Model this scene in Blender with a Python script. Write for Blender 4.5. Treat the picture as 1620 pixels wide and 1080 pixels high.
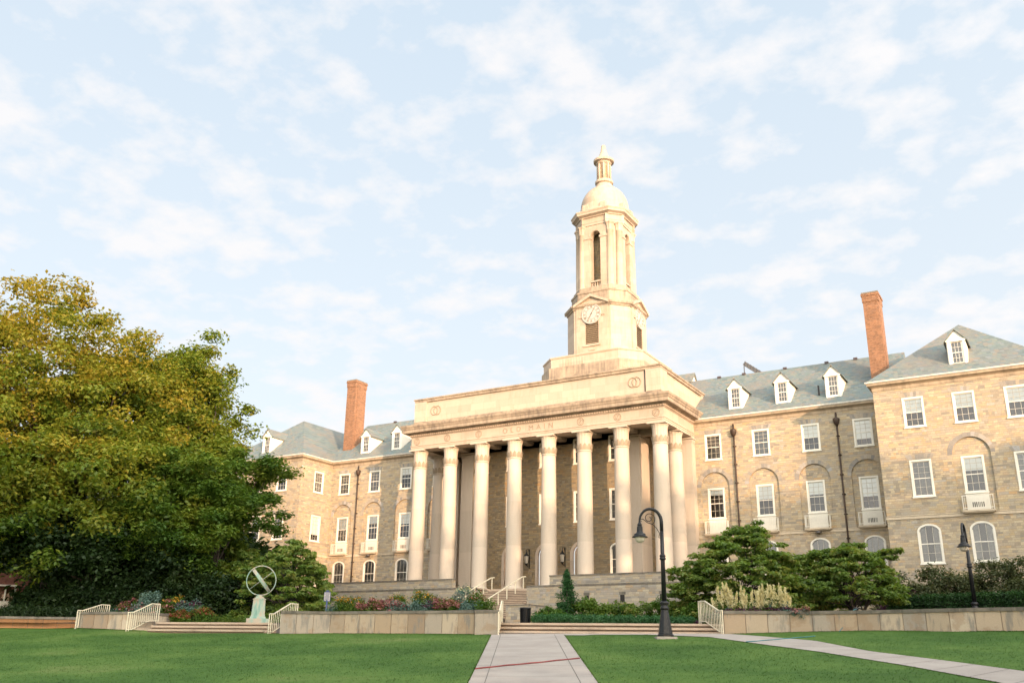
import bpy, bmesh, math, random
import numpy as np
from mathutils import Vector, Matrix
from mathutils.geometry import tessellate_polygon
random.seed(7); rng = np.random.default_rng(11)
R = math.radians; PI = math.pi
for o in list(bpy.data.objects): bpy.data.objects.remove(o)
scn = bpy.context.scene; COL = scn.collection

# ------------------------------------------------------------------ camera
FPX, YAW, PITCH, ROLL = 1471.8, 30.822, 18.844, 0.888
CAM = np.array([38.103, -73.539, -5.269])
y_, p_, r_ = R(YAW), R(PITCH), R(ROLL)
cF = np.array([-math.sin(y_)*math.cos(p_), math.cos(y_)*math.cos(p_), math.sin(p_)])
cR0 = np.array([math.cos(y_), math.sin(y_), 0.0]); cU0 = np.cross(cR0, cF)
cR = cR0*math.cos(r_) + cU0*math.sin(r_); cU = -cR0*math.sin(r_) + cU0*math.cos(r_)
cd = bpy.data.cameras.new('camera'); cam = bpy.data.objects.new('camera', cd); COL.objects.link(cam)
cd.sensor_width = 36; cd.lens = FPX/1620*36; cd.clip_end = 4000; cd.clip_start = 0.2
cam.matrix_world = Matrix(((cR[0], cU[0], -cF[0], CAM[0]), (cR[1], cU[1], -cF[1], CAM[1]), (cR[2], cU[2], -cF[2], CAM[2]), (0, 0, 0, 1)))
scn.camera = cam
Fh = np.array([cF[0], cF[1]])/math.hypot(cF[0], cF[1]); Rh = np.array([Fh[1], -Fh[0]])

# ------------------------------------------------------------------ light
SUN_EL, SUN_AZ = 7.0, (0.80, -0.60)      # low morning sun, horizontal direction towards the sun
SUN_STRENGTH, SUN_COL = 1.7, (1.0, 0.64, 0.39)
SKY_STRENGTH, EXPOSURE = 0.14, 2.0
scn.view_settings.view_transform = 'Standard'; scn.view_settings.look = 'None'
scn.view_settings.gamma = 1; scn.view_settings.exposure = EXPOSURE
sd = Vector((SUN_AZ[0]*math.cos(R(SUN_EL)), SUN_AZ[1]*math.cos(R(SUN_EL)), math.sin(R(SUN_EL)))).normalized()
sl = bpy.data.lights.new('sun', 'SUN'); sl.energy = SUN_STRENGTH; sl.color = SUN_COL; sl.angle = R(0.6)
so = bpy.data.objects.new('sun', sl); COL.objects.link(so)
so.rotation_euler = sd.to_track_quat('Z', 'Y').to_euler()

# ------------------------------------------------------------------ node helper
class NT:
    def __init__(s, tree): s.t = tree; s.t.nodes.clear()
    def __call__(s, typ, *args, out=0, **kw):
        n = s.t.nodes.new(typ)
        for k, v in kw.items():
            if k.startswith('i_'):
                key = k[2:]; key = int(key) if key.isdigit() else key.replace('_', ' ')
                s.put(n.inputs[key], v)
            else: setattr(n, k, v)
        for i, a in enumerate(args):
            if a is not None: s.put(n.inputs[i], a)
        return n
    def put(s, sock, v):
        if isinstance(v, bpy.types.Node): v = v.outputs[0]
        if isinstance(v, bpy.types.NodeSocket): s.t.links.new(v, sock)
        else:
            if hasattr(sock.default_value, '__len__') and len(sock.default_value) == 4 and len(v) == 3: v = (*v, 1)
            sock.default_value = v
    def m(s, op, a, b=None, c=None, clamp=False):
        n = s.t.nodes.new('ShaderNodeMath'); n.operation = op; n.use_clamp = clamp
        for i, v in enumerate((a, b, c)):
            if v is not None: s.put(n.inputs[i], v)
        return n.outputs[0]
    def mix(s, f, a, b, mode='MIX'):
        n = s.t.nodes.new('ShaderNodeMix'); n.data_type = 'RGBA'; n.blend_type = mode
        s.put(n.inputs[0], f); s.put(n.inputs[6], a); s.put(n.inputs[7], b); return n.outputs[2]
    def ramp(s, f, stops, interp='LINEAR'):
        n = s.t.nodes.new('ShaderNodeValToRGB'); n.color_ramp.interpolation = interp; s.put(n.inputs[0], f)
        e = n.color_ramp.elements
        while len(e) < len(stops): e.new(0.5)
        for el, (p, c) in zip(e, stops): el.position = p; el.color = (*c, 1) if len(c) == 3 else c
        return n.outputs[0]
    def noise(s, vec, scale, detail=4, rough=0.55, dim='3D'):
        n = s.t.nodes.new('ShaderNodeTexNoise'); n.noise_dimensions = dim
        s.put(n.inputs['Vector'], vec); n.inputs['Scale'].default_value = scale
        n.inputs['Detail'].default_value = detail; n.inputs['Roughness'].default_value = rough
        return n.outputs['Fac']
    def pos(s): return s('ShaderNodeNewGeometry').outputs['Position']
    def sep(s, v):
        n = s('ShaderNodeSeparateXYZ', v); return n.outputs
    def comb(s, x, y, z): return s('ShaderNodeCombineXYZ', x, y, z).outputs[0]
    def white(s, v, dim='3D'):
        n = s.t.nodes.new('ShaderNodeTexWhiteNoise'); n.noise_dimensions = dim
        s.put(n.inputs['Vector'], v); return n.outputs['Value']
    def bump(s, h, strength=0.3, dist=0.02):
        return s('ShaderNodeBump', i_Strength=strength, i_Distance=dist, i_Height=h).outputs[0]
    def scl(s, v, sx, sy, sz):
        n = s('ShaderNodeVectorMath', operation='MULTIPLY'); s.put(n.inputs[0], v); n.inputs[1].default_value = (sx, sy, sz); return n.outputs[0]
def newmat(name):
    m = bpy.data.materials.new(name); m.use_nodes = True; return m, NT(m.node_tree)
def finish(N, col, rough=0.7, bump=None, metal=0.0, spec=None, shader=None):
    if shader is None:
        b = N('ShaderNodeBsdfPrincipled'); N.put(b.inputs['Base Color'], col); N.put(b.inputs['Roughness'], rough)
        b.inputs['Metallic'].default_value = metal
        if spec is not None: b.inputs['Specular IOR Level'].default_value = spec
        if bump is not None: N.put(b.inputs['Normal'], bump)
        shader = b.outputs[0]
    N('ShaderNodeOutputMaterial', shader)

# ------------------------------------------------------------------ world: clear morning sky with thin broken cloud
w = bpy.data.worlds.new('World'); scn.world = w; w.use_nodes = True; N = NT(w.node_tree)
sky = N('ShaderNodeTexSky', sky_type='NISHITA', sun_disc=False, sun_elevation=R(SUN_EL), altitude=300, air_density=1.0, dust_density=1.2, ozone_density=1.6)
sky.sun_rotation = math.atan2(SUN_AZ[0], SUN_AZ[1])
dirv = N('ShaderNodeTexCoord').outputs['Generated']
dx, dy, dz = N.sep(dirv)
zz = N.m('ADD', N.m('MAXIMUM', dz, 0.0), 0.16)
cv = N.comb(N.m('DIVIDE', dx, zz), N.m('DIVIDE', dy, zz), 0.0)
n1 = N.noise(cv, 10.5, 7, 0.55); n2 = N.noise(N.scl(cv, 1, 1, 1), 3.4, 3, 0.5)
cl = N.m('ADD', N.m('MULTIPLY', n1, 0.62), N.m('MULTIPLY', n2, 0.45))
mask = N.ramp(cl, [(0.505, (0, 0, 0)), (0.57, (.5, .5, .5)), (0.65, (1, 1, 1))])
hz = N.ramp(dz, [(0.05, (1, 1, 1)), (0.72, (0, 0, 0))])
base = N.mix(1.0, sky.outputs[0], (1.0, 1.0, 1.0), 'MULTIPLY')
SKYHI, SKYLO, CLOUD = (1.80, 2.12, 2.42), (2.38, 2.44, 2.49), (2.56, 2.50, 2.50)
grad = N.mix(hz, SKYHI, SKYLO)
blue = N.mix(0.88, base, grad)
final = N.mix(N.m('MULTIPLY', mask, 0.85), blue, CLOUD)
dt = N('ShaderNodeVectorMath', operation='DOT_PRODUCT'); N.put(dt.inputs[0], dirv); dt.inputs[1].default_value = (SUN_AZ[0], SUN_AZ[1], 0.15)
glow = N.m('POWER', N.m('MAXIMUM', N.m('ADD', N.m('MULTIPLY', dt.outputs['Value'], .5), .5), 0.0), 4.0)
final = N.mix(1.0, final, N.mix(glow, (1, 1, 1), (7.0, 6.1, 5.0)), 'MULTIPLY')
bg = N('ShaderNodeBackground', final, SKY_STRENGTH*0.7)
N('ShaderNodeOutputWorld', bg.outputs[0])

# ------------------------------------------------------------------ materials
def cells(N, u, v, h, wmin, wvar, off=0.5):
    row = N.m('FLOOR', N.m('DIVIDE', v, h))
    r1 = N.white(N.comb(row, 3.1, 0.7)); r2 = N.white(N.comb(row, 7.7, 1.9))
    wd = N.m('ADD', wmin, N.m('MULTIPLY', r1, wvar))
    uu = N.m('DIVIDE', N.m('ADD', u, N.m('MULTIPLY', r2, 9.0)), wd)
    col = N.m('FLOOR', uu)
    rnd = N.white(N.comb(col, row, 0.3)); rnd2 = N.white(N.comb(col, row, 5.3))
    fu = N.m('MULTIPLY', N.m('FRACT', uu), wd); fv = N.m('MULTIPLY', N.m('FRACT', N.m('DIVIDE', v, h)), h)
    return rnd, rnd2, fu, fv
def uvz(N):
    x, y, z = N.sep(N.pos()); return N.m('ADD', x, y), z
def rubble(name, dark=1.0, warm=0.0, sc=1.0):
    m, N = newmat(name); P = N.pos(); u, z = uvz(N)
    wob = N.noise(P, 1.3, 3); u2 = N.m('ADD', u, N.m('MULTIPLY', wob, 0.35))
    z2 = N.m('ADD', N.m('ADD', z, N.m('MULTIPLY', N.noise(N.comb(0.0, 0.0, z), 1.1, 2), 0.55)), N.m('MULTIPLY', wob, 0.07))
    rnd, rnd2, fu, fv = cells(N, u2, z2, 0.155*sc, 0.16*sc, 0.42*sc)
    c = N.ramp(rnd, [(0.0, (.36, .29, .20)), (.14, (.22, .20, .175)), (.28, (.44, .36, .255)), (.42, (.32, .30, .26)), (.56, (.49, .40, .26)), (.70, (.41, .31, .18)), (.84, (.54, .46, .32)), (.93, (.48, .31, .15)), (1.0, (.38, .37, .34))])
    c = N.mix(N.m('MULTIPLY', rnd2, 0.35), c, (.36, .31, .235))
    c = N.mix(.08, c, (.42, .35, .25))
    big = N.noise(N.scl(P, 1, 1, 1.6), 0.35, 4)
    c = N.mix(N.ramp(big, [(.35, (0, 0, 0)), (.65, (.3, .3, .3))]), c, (.33, .285, .215))
    fine = N.noise(P, 14, 4)
    c = N.mix(0.35, c, N.ramp(fine, [(.3, (.45, .42, .38)), (.7, (1, 1, 1))]), 'MULTIPLY')
    mort = N.m('MAXIMUM', N.m('LESS_THAN', fu, 0.022), N.m('LESS_THAN', fv, 0.030))
    c = N.mix(N.m('MULTIPLY', mort, .5), c, (.24, .20, .155))
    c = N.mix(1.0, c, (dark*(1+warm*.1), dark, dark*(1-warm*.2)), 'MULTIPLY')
    h = N.m('ADD', N.m('MULTIPLY', N.m('SUBTRACT', 1.0, mort), 0.6), N.m('ADD', N.m('MULTIPLY', rnd2, .6), N.m('MULTIPLY', fine, .5)))
    finish(N, c, 0.9, N.bump(h, 0.7, 0.035)); return m
def limestone(name, col, stain=(.33, .25, .17), amount=0.5, joints=(1.3, 0.62), jdark=.8, streak=0.5, thr=.5):
    m, N = newmat(name); P = N.pos(); u, z = uvz(N)
    a = N.noise(P, 0.9, 6, .6); b = N.noise(N.scl(P, 2.2, 2.2, 0.35), 1.6, 4); f = N.noise(P, 22, 3)
    k = N.m('MULTIPLY', N.ramp(N.m('ADD', N.m('MULTIPLY', a, 1-streak), N.m('MULTIPLY', b, streak)), [(thr, (0, 0, 0)), (thr+.22, (1, 1, 1))]), amount)
    c = N.mix(k, col, stain)
    if joints:
        rnd, rnd2, fu, fv = cells(N, u, z, joints[1], joints[0], 0.001)
        c = N.mix(1.0, c, N.ramp(rnd, [(0, (.90, .89, .87)), (1, (1.06, 1.04, 1.02))]), 'MULTIPLY')
        j = N.m('MAXIMUM', N.m('LESS_THAN', fu, 0.014), N.m('LESS_THAN', fv, 0.012))
        c = N.mix(j, c, N.mix(1.0, c, (jdark, jdark*.97, jdark*.92), 'MULTIPLY'))
    c = N.mix(.25, c, N.ramp(f, [(.3, (.7, .68, .64)), (.7, (1.05, 1.05, 1.05))]), 'MULTIPLY')
    finish(N, c, 0.85, N.bump(N.m('ADD', f, a), 0.25, 0.02)); return m
def plain(name, col, rough=0.6, metal=0.0, var=0.12, scale=6, spec=None):
    m, N = newmat(name); P = N.pos(); a = N.noise(P, scale, 4)
    lo = tuple(c*(1-var) for c in col); hi = tuple(min(1, c*(1+var)) for c in col)
    c = N.ramp(a, [(.3, lo), (.7, hi)])
    finish(N, c, rough, N.bump(N.noise(P, scale*6, 3), .15, .01), metal, spec); return m
def slate():
    m, N = newmat('slate roof'); P = N.pos(); x, y, z = N.sep(P); u = N.m('ADD', x, N.m('MULTIPLY', y, 0.37))
    rnd, rnd2, fu, fv = cells(N, u, z, 0.16, 0.22, 0.12)
    c = N.ramp(rnd, [(0, (.105, .14, .145)), (.3, (.155, .20, .185)), (.55, (.13, .175, .195)), (.75, (.19, .215, .185)), (.9, (.21, .185, .155)), (1, (.18, .22, .235))])
    big = N.noise(P, 0.28, 4); c = N.mix(N.ramp(big, [(.46, (0, 0, 0)), (.62, (.45, .45, .45))]), c, (.20, .17, .145))
    c = N.mix(N.m('MULTIPLY', N.m('LESS_THAN', fv, .022), .6), c, (.07, .08, .085))
    c = N.mix(N.m('MULTIPLY', N.m('LESS_THAN', fu, .012), .5), c, (.08, .09, .09))
    finish(N, c, 0.6, N.bump(N.m('ADD', N.m('MULTIPLY', fv, 3.0), N.m('MULTIPLY', rnd2, .4)), .6, .03)); return m
def brick():
    m, N = newmat('orange brick'); P = N.pos(); u, z = uvz(N)
    rnd, rnd2, fu, fv = cells(N, u, z, 0.085, 0.23, 0.001)
    c = N.ramp(rnd, [(0, (.15, .070, .036)), (.4, (.225, .106, .054)), (.8, (.28, .137, .072)), (1, (.17, .09, .058))])
    j = N.m('MAXIMUM', N.m('LESS_THAN', fu, .014), N.m('LESS_THAN', fv, .016))
    c = N.mix(N.m('MULTIPLY', j, .6), c, (.40, .29, .2))
    c = N.mix(.4, c, N.ramp(N.noise(P, 1.2, 5), [(.3, (.6, .6, .6)), (.7, (1.1, 1.1, 1.1))]), 'MULTIPLY')
    finish(N, c, .85, N.bump(N.m('SUBTRACT', 1.0, j), .5, .01)); return m
def glass():
    m, N = newmat('window glass'); P = N.pos()
    g = N('ShaderNodeBsdfGlossy', i_Color=(.95, .97, 1, 1), i_Roughness=.03)
    N.put(g.inputs['Normal'], N.bump(N.noise(P, 1.8, 2), .25, .02))
    t = N('ShaderNodeBsdfTransparent', (.9, .92, .93, 1)); fr = N('ShaderNodeFresnel', 1.5)
    mx = N('ShaderNodeMixShader', N.m('ADD', fr.outputs[0], .05, clamp=True), t.outputs[0], g.outputs[0])
    finish(N, None, shader=mx.outputs[0]); return m
def leafmat(name, cols, trans=0.35, warm=None):
    m, N = newmat(name); a = N('ShaderNodeAttribute', attribute_name='rnd').outputs['Fac']
    c = N.ramp(a, [(i/(len(cols)-1), cc) for i, cc in enumerate(cols)])
    d = N('ShaderNodeBsdfDiffuse', c, .5); t = N('ShaderNodeBsdfTranslucent', N.mix(1.0, c, (1.25, 1.2, .55), 'MULTIPLY'))
    mx = N('ShaderNodeMixShader', trans, d.outputs[0], t.outputs[0])
    g = N('ShaderNodeBsdfGlossy', i_Color=(.8, .85, .8, 1), i_Roughness=.55)
    mx2 = N('ShaderNodeMixShader', .025, mx.outputs[0], g.outputs[0])
    finish(N, None, shader=mx2.outputs[0]); return m
def grassmat():
    m, N = newmat('mown lawn'); P = N.pos()
    a = N.noise(P, .22, 5); b = N.noise(P, 2.5, 5); c3 = N.noise(N.scl(P, 1, 1, .2), 28, 3)
    x, y, z = N.sep(P)
    k = N.m('ADD', N.m('MULTIPLY', a, .75), N.m('ADD', N.m('MULTIPLY', b, .22), N.m('MULTIPLY', c3, .12)))
    c = N.ramp(k, [(.35, (.038, .084, .020)), (.5, (.058, .120, .028)), (.62, (.086, .155, .036)), (.75, (.135, .18, .058))])
    finish(N, c, .95, N.bump(N.m('ADD', c3, b), .2, .02), spec=.1); return m
def grassblade():
    m, N = newmat('grass blades'); P = N.pos(); a = N('ShaderNodeAttribute', attribute_name='rnd').outputs['Fac']
    k = N.m('ADD', N.m('MULTIPLY', a, .2), N.m('MULTIPLY', N.noise(P, .22, 5), .9))
    c = N.ramp(k, [(.25, (.036, .088, .018)), (.45, (.062, .128, .028)), (.62, (.098, .168, .040)), (.8, (.165, .20, .075))])
    up_ = N.comb(0.0, 0.0, 1.0); d = N('ShaderNodeBsdfDiffuse', c, .5, up_); t = N('ShaderNodeBsdfDiffuse', c, .5)
    finish(N, None, shader=N('ShaderNodeMixShader', .15, d.outputs[0], t.outputs[0]).outputs[0]); return m
def attrstone():
    m, N = newmat('arch stones'); P = N.pos(); a = N('ShaderNodeAttribute', attribute_name='rnd').outputs['Fac']
    c = N.ramp(a, [(0, (.23, .22, .21)), (.4, (.32, .29, .25)), (.7, (.40, .33, .24)), (1, (.36, .36, .36))])
    c = N.mix(.4, c, N.ramp(N.noise(P, 12, 4), [(.3, (.6, .6, .6)), (.7, (1.1, 1.1, 1.1))]), 'MULTIPLY')
    finish(N, c, .9, N.bump(N.noise(P, 20, 3), .3, .02)); return m
def paving():
    m, N = newmat('concrete paving'); P = N.pos()
    a = N.noise(P, .7, 5); b = N.noise(P, 30, 3)
    c = N.ramp(a, [(.3, (.30, .265, .24)), (.7, (.39, .35, .315))])
    c = N.mix(.4, c, N.ramp(b, [(.3, (.75, .75, .75)), (.7, (1.08, 1.08, 1.08))]), 'MULTIPLY')
    finish(N, c, .9, N.bump(b, .2, .01)); return m
def retaining():
    m, N = newmat('sandstone panels'); P = N.pos(); a = N('ShaderNodeAttribute', attribute_name='rnd').outputs['Fac']
    c = N.ramp(a, [(0, (.27, .20, .14)), (.25, (.43, .35, .26)), (.5, (.33, .285, .235)), (.75, (.50, .42, .32)), (1, (.35, .26, .175))])
    s = N.noise(N.scl(P, 2.0, 2.0, .45), 1.5, 5, .6)
    c = N.mix(N.ramp(s, [(.53, (0, 0, 0)), (.64, (.8, .8, .8))]), c, (.20, .185, .165))
    s2 = N.noise(P, 1.1, 6, .6); c = N.mix(N.ramp(s2, [(.55, (0, 0, 0)), (.60, (.5, .5, .5))]), c, (.30, .205, .13))
    f = N.noise(P, 25, 3); c = N.mix(.3, c, N.ramp(f, [(.3, (.7, .7, .7)), (.7, (1.08, 1.08, 1.08))]), 'MULTIPLY')
    finish(N, c, .88, N.bump(f, .2, .01)); return m
M = dict(
    rubble=rubble('coursed rubble stone', 1.12), rubdark=rubble('darker warm rubble stone', .72, .7), rubgrey=rubble('grey garden rubble', 1.0, -.4, 1.05),  # rubdark: same rubble, darker and warmer, for portico back wall and belfry core
    lime=limestone('pale limestone', (.47, .39, .32), amount=.45), limecol=limestone('column limestone', (.51, .445, .375), amount=.22, joints=(40, 3.6), jdark=.93, streak=.8),
    limedirt=limestone('weathered limestone', (.39, .32, .245), (.15, .125, .105), .85, thr=.42), limetow=limestone('tower limestone', (.445, .37, .305), amount=.55, thr=.46),
    cornm=limestone('stained cornice stone', (.42, .34, .25), (.15, .13, .10), .7, joints=(1.5, 9), thr=.46),
    trim=limestone('belt limestone', (.56, .48, .37), (.26, .22, .17), .5, joints=(1.5, 9), thr=.50), soffit=plain('plaster soffit', (.30, .25, .19), .9),
    slate=slate(), brick=brick(), white=plain('white painted wood', (.72, .69, .61), .5, var=.05), whiteb=plain('white painted board', (.78, .75, .68), .55, var=.04),
    glass=glass(), room=plain('dim room', (.035, .033, .032), .9), curtain=plain('pale curtain', (.19, .18, .165), .9, var=.2, scale=9), muntin=plain('cream glazing bars', (.50, .46, .38), .6), blind=plain('drawn roller blind', (.80, .80, .76), .8, var=.04),
    iron=plain('black painted iron', (.012, .013, .015), .38, .3, .3, 9), pipe=plain('brown downpipe iron', (.055, .035, .025), .6, .2, .5, 2.5), gutter=plain('white gutter', (.68, .66, .62), .5),
    dark=plain('dark opening', (.02, .018, .016), .9), clock=plain('white clock face', (.42, .39, .36), .5, var=.04), clockmark=plain('clock numerals', (.20, .16, .12), .6),
    verd=None, cream=plain('cream painted steel', (.66, .60, .46), .45, var=.05), coping=limestone('dark weathered coping', (.20, .18, .15), (.075, .07, .06), .8, joints=(1.7, 9), jdark=1.6, thr=.40),
    panel=retaining(), step=limestone('sandstone steps', (.46, .37, .29), (.20, .15, .12), .6, joints=(2.2, 9), streak=.3), stepd=limestone('shade toned risers and dark joints', (.23, .17, .125), (.13, .10, .08), .6, joints=None), paneld=None, pave=paving(), joint=plain('path joint', (.12, .105, .095), .9),  # stepd: shade under the nosings put into the riser colour
    grass=grassmat(), blade=grassblade(), arch=attrstone(), soil=plain('mulch', (.045, .032, .022), .95, var=.4, scale=12), bark=plain('tree bark', (.045, .035, .028), .9, var=.4, scale=7),
    globe=plain('lamp globe', (.62, .55, .45), .25, var=.05), bluehose=plain('teal rubber hose', (.02, .16, .20), .4), redhose=plain('dark red rubber hose', (.20, .04, .04), .4),
    signblue=plain('blue sign enamel', (.03, .05, .14), .4), silver=plain('galvanised metal', (.13, .125, .125), .45, .5, .3, 8), redbrick=plain('red brick house wall', (.20, .085, .065), .9, var=.3, scale=5), carve=limestone('carved limestone', (.32, .26, .19), (.20, .16, .12), .5, joints=None),
    L_elm=leafmat('elm leaves', [(.055, .108, .014), (.09, .148, .017), (.135, .180, .020), (.19, .20, .022), (.27, .21, .025)], .40),
    L_elm2=leafmat('green elm leaves', [(.040, .092, .015), (.068, .135, .019), (.105, .175, .024), (.155, .20, .028)], .4),
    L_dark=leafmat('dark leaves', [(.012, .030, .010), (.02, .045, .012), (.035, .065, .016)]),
    L_dog=leafmat('dogwood leaves', [(.085, .150, .030), (.13, .215, .042), (.185, .265, .055), (.26, .26, .075)], .45),
    L_con=leafmat('conifer needles', [(.012, .05, .015), (.02, .08, .02), (.04, .11, .028)], .15),
    L_hedge=leafmat('hedge leaves', [(.014, .048, .014), (.024, .075, .018), (.04, .095, .024)]),
    L_olive=leafmat('olive shrub leaves', [(.055, .075, .03), (.08, .10, .042), (.12, .125, .06)]),
    L_blue=leafmat('blue green foliage', [(.06, .12, .10), (.10, .18, .155), (.16, .25, .22)], .1),
    L_lime=leafmat('bright green foliage', [(.04, .10, .012), (.08, .16, .02), (.13, .20, .03)]),
    L_cover=leafmat('ground cover leaves', [(.03, .10, .035), (.045, .14, .05), (.07, .17, .07)]),
    L_pink=leafmat('pink flowers', [(.20, .07, .08), (.32, .125, .13), (.38, .19, .16)], .2), L_yel=leafmat('yellow flowers', [(.42, .19, .02), (.50, .28, .03)], .2),
    L_cream=leafmat('cream plumes', [(.52, .46, .24), (.72, .66, .42), (.78, .74, .55)], .3), L_purp=leafmat('purple leaves', [(.05, .015, .035), (.09, .03, .055)], .1), L_red=leafmat('red flowers', [(.18, .05, .03), (.26, .09, .04)], .2),
)
def verdigris():
    m, N = newmat('green verdigris bronze'); P = N.pos(); a = N.noise(N.scl(P, 1, 1, .3), 5, 4)
    c = N.ramp(a, [(.32, (.14, .27, .23)), (.48, (.27, .36, .30)), (.60, (.38, .33, .26))]); finish(N, c, .75, N.bump(N.noise(P, 30, 3), .2, .01)); return m
M['verd'] = verdigris(); M['paneld'] = limestone('wall tinted with shade and orange light', (.27, .135, .055), (.08, .05, .03), .5, joints=None)  # paneld: shade and the orange light patch put into the wall colour

# ------------------------------------------------------------------ mesh builder
class MB:
    def __init__(s): s.v = []; s.f = []; s.mi = []; s.sm = []; s.rn = []
    def add(s, vs, fs, mi=0, smooth=False, rnd=0.5):
        b = len(s.v); s.v += [tuple(map(float, p)) for p in vs]
        for f in fs: s.f.append(tuple(b+i for i in f)); s.mi.append(mi); s.sm.append(smooth); s.rn.append(rnd)
        return s
    def box(s, x0, y0, z0, x1, y1, z1, mi=0, rnd=.5):
        x0, x1 = min(x0, x1), max(x0, x1); y0, y1 = min(y0, y1), max(y0, y1); z0, z1 = min(z0, z1), max(z0, z1)
        return s.add([(x0, y0, z0), (x1, y0, z0), (x1, y1, z0), (x0, y1, z0), (x0, y0, z1), (x1, y0, z1), (x1, y1, z1), (x0, y1, z1)],
                     [(0, 3, 2, 1), (4, 5, 6, 7), (0, 1, 5, 4), (1, 2, 6, 5), (2, 3, 7, 6), (3, 0, 4, 7)], mi, False, rnd)
    def prism(s, poly, z0, z1, mi=0, fn=None, rnd=.5):
        """vertical prism over a plan polygon (ccw), or mapped by fn(u, v, d)"""
        n = len(poly); fn = fn or (lambda a, b, c: (a, b, c))
        vs = [fn(a, b, z0) for a, b in poly] + [fn(a, b, z1) for a, b in poly]
        return s.add(vs, [tuple(range(n))[::-1], tuple(range(n, 2*n))] + [(i, (i+1) % n, n+(i+1) % n, n+i) for i in range(n)], mi, False, rnd)
    def lathe(s, prof, cx, cy, n=24, mi=0, smooth=True, rmod=None, a0=0.0, cap=True):
        vs = []
        for k, (r, z) in enumerate(prof):
            for i in range(n):
                a = a0 + 2*PI*i/n; rr = r*(rmod(k, i) if rmod else 1); vs.append((cx+rr*math.cos(a), cy+rr*math.sin(a), z))
        fs = [(k*n+i, k*n+(i+1) % n, (k+1)*n+(i+1) % n, (k+1)*n+i) for k in range(len(prof)-1) for i in range(n)]
        s.add(vs, fs, mi, smooth)
        if cap:
            b = len(s.v)-len(vs)
            for k, rev in ((0, True), (len(prof)-1, False)):
                if prof[k][0] > 1e-4:
                    f = [b+k*n+i for i in range(n)]; s.f.append(tuple(f[::-1] if rev else f)); s.mi.append(mi); s.sm.append(False); s.rn.append(.5)
        return s
    def tube(s, pts, rad, n=8, mi=0, rnd=.5, smooth=True):
        pts = [Vector(p) for p in pts]; rs = rad if hasattr(rad, '__len__') else [rad]*len(pts)
        vs = []; prev = None
        for k, p in enumerate(pts):
            t = (pts[min(k+1, len(pts)-1)]-pts[max(k-1, 0)]).normalized()
            if prev is None:
                prev = t.orthogonal().normalized()
            a = (prev-t*prev.dot(t)); a = a.normalized() if a.length > 1e-6 else t.orthogonal().normalized(); prev = a; b = t.cross(a)
            for i in range(n):
                q = 2*PI*i/n; vs.append(p+(a*math.cos(q)+b*math.sin(q))*rs[k])
        fs = [(k*n+i, k*n+(i+1) % n, (k+1)*n+(i+1) % n, (k+1)*n+i) for k in range(len(pts)-1) for i in range(n)]
        fs += [tuple(range(n))[::-1], tuple((len(pts)-1)*n+i for i in range(n))]
        return s.add(vs, fs, mi, smooth, rnd)
    def bar(s, a, b, w, h=None, mi=0):
        """rectangular bar from a to b"""
        a = Vector(a); b = Vector(b); h = h or w; t = (b-a).normalized()
        sd_ = t.cross(Vector((0, 0, 1))); sd_ = sd_.normalized() if sd_.length > 1e-4 else Vector((1, 0, 0)); up = sd_.cross(t)
        c = [sd_*(i*w/2)+up*(j*h/2) for i, j in ((-1, -1), (1, -1), (1, 1), (-1, 1))]
        return s.add([a+q for q in c]+[b+q for q in c], [(0, 1, 2, 3)[::-1], (4, 5, 6, 7), (0, 1, 5, 4), (1, 2, 6, 5), (2, 3, 7, 6), (3, 0, 4, 7)], mi)
    def mesh(s, name, mats):
        me = bpy.data.meshes.new(name); me.from_pydata(s.v, [], s.f)
        for m_ in (mats if isinstance(mats, (list, tuple)) else [mats]): me.materials.append(m_)
        me.polygons.foreach_set('material_index', s.mi); me.polygons.foreach_set('use_smooth', s.sm)
        at_ = me.attributes.new('rnd', 'FLOAT', 'FACE'); at_.data.foreach_set('value', s.rn)
        me.update(); return me
    def build(s, name, mats, parent=None, bevel=0):
        o = bpy.data.objects.new(name, s.mesh(name, mats)); COL.objects.link(o); o.parent = parent
        if bevel:
            b = o.modifiers.new('bevel', 'BEVEL'); b.width = bevel; b.segments = 2; b.limit_method = 'ANGLE'
        return o
def put(name, me, parent=None, loc=(0, 0, 0), rz=0.0):
    o = bpy.data.objects.new(name, me); COL.objects.link(o); o.parent = parent; o.location = loc; o.rotation_euler = (0, 0, rz); return o
def empty(name, loc=(0, 0, 0), rz=0.0):
    o = bpy.data.objects.new(name, None); COL.objects.link(o); o.location = loc; o.rotation_euler = (0, 0, rz); o.empty_display_size = .3; return o
def tag(o, label=None, cat=None, group=None, kind=None):
    for k, v in (('label', label), ('category', cat), ('group', group), ('kind', kind)):
        if v: o[k] = v
    return o
def copy_tree(o, loc=None, rz=None, parent=None):
    c = o.copy(); COL.objects.link(c); c.parent = parent
    for ch in [x for x in bpy.data.objects if x.parent == o]: copy_tree(ch, parent=c)
    if loc is not None: c.location = loc
    if rz is not None: c.rotation_euler = (0, 0, rz)
    return c
def ray(px, py): return cF + cR*((px-810)/FPX) - cU*((py-540)/FPX)
def at(px, py, s):
    """point seen at photo position (px, py), s metres ahead of the camera over the ground"""
    v = ray(px, py); k = s/(v[0]*Fh[0]+v[1]*Fh[1]); return CAM+v*k
def ts(x, y): dx_, dy_ = x-CAM[0], y-CAM[1]; return dx_*Rh[0]+dy_*Rh[1], dx_*Fh[0]+dy_*Fh[1]
def xy(t, s): return CAM[0]+Rh[0]*t+Fh[0]*s, CAM[1]+Rh[1]*t+Fh[1]*s
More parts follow.
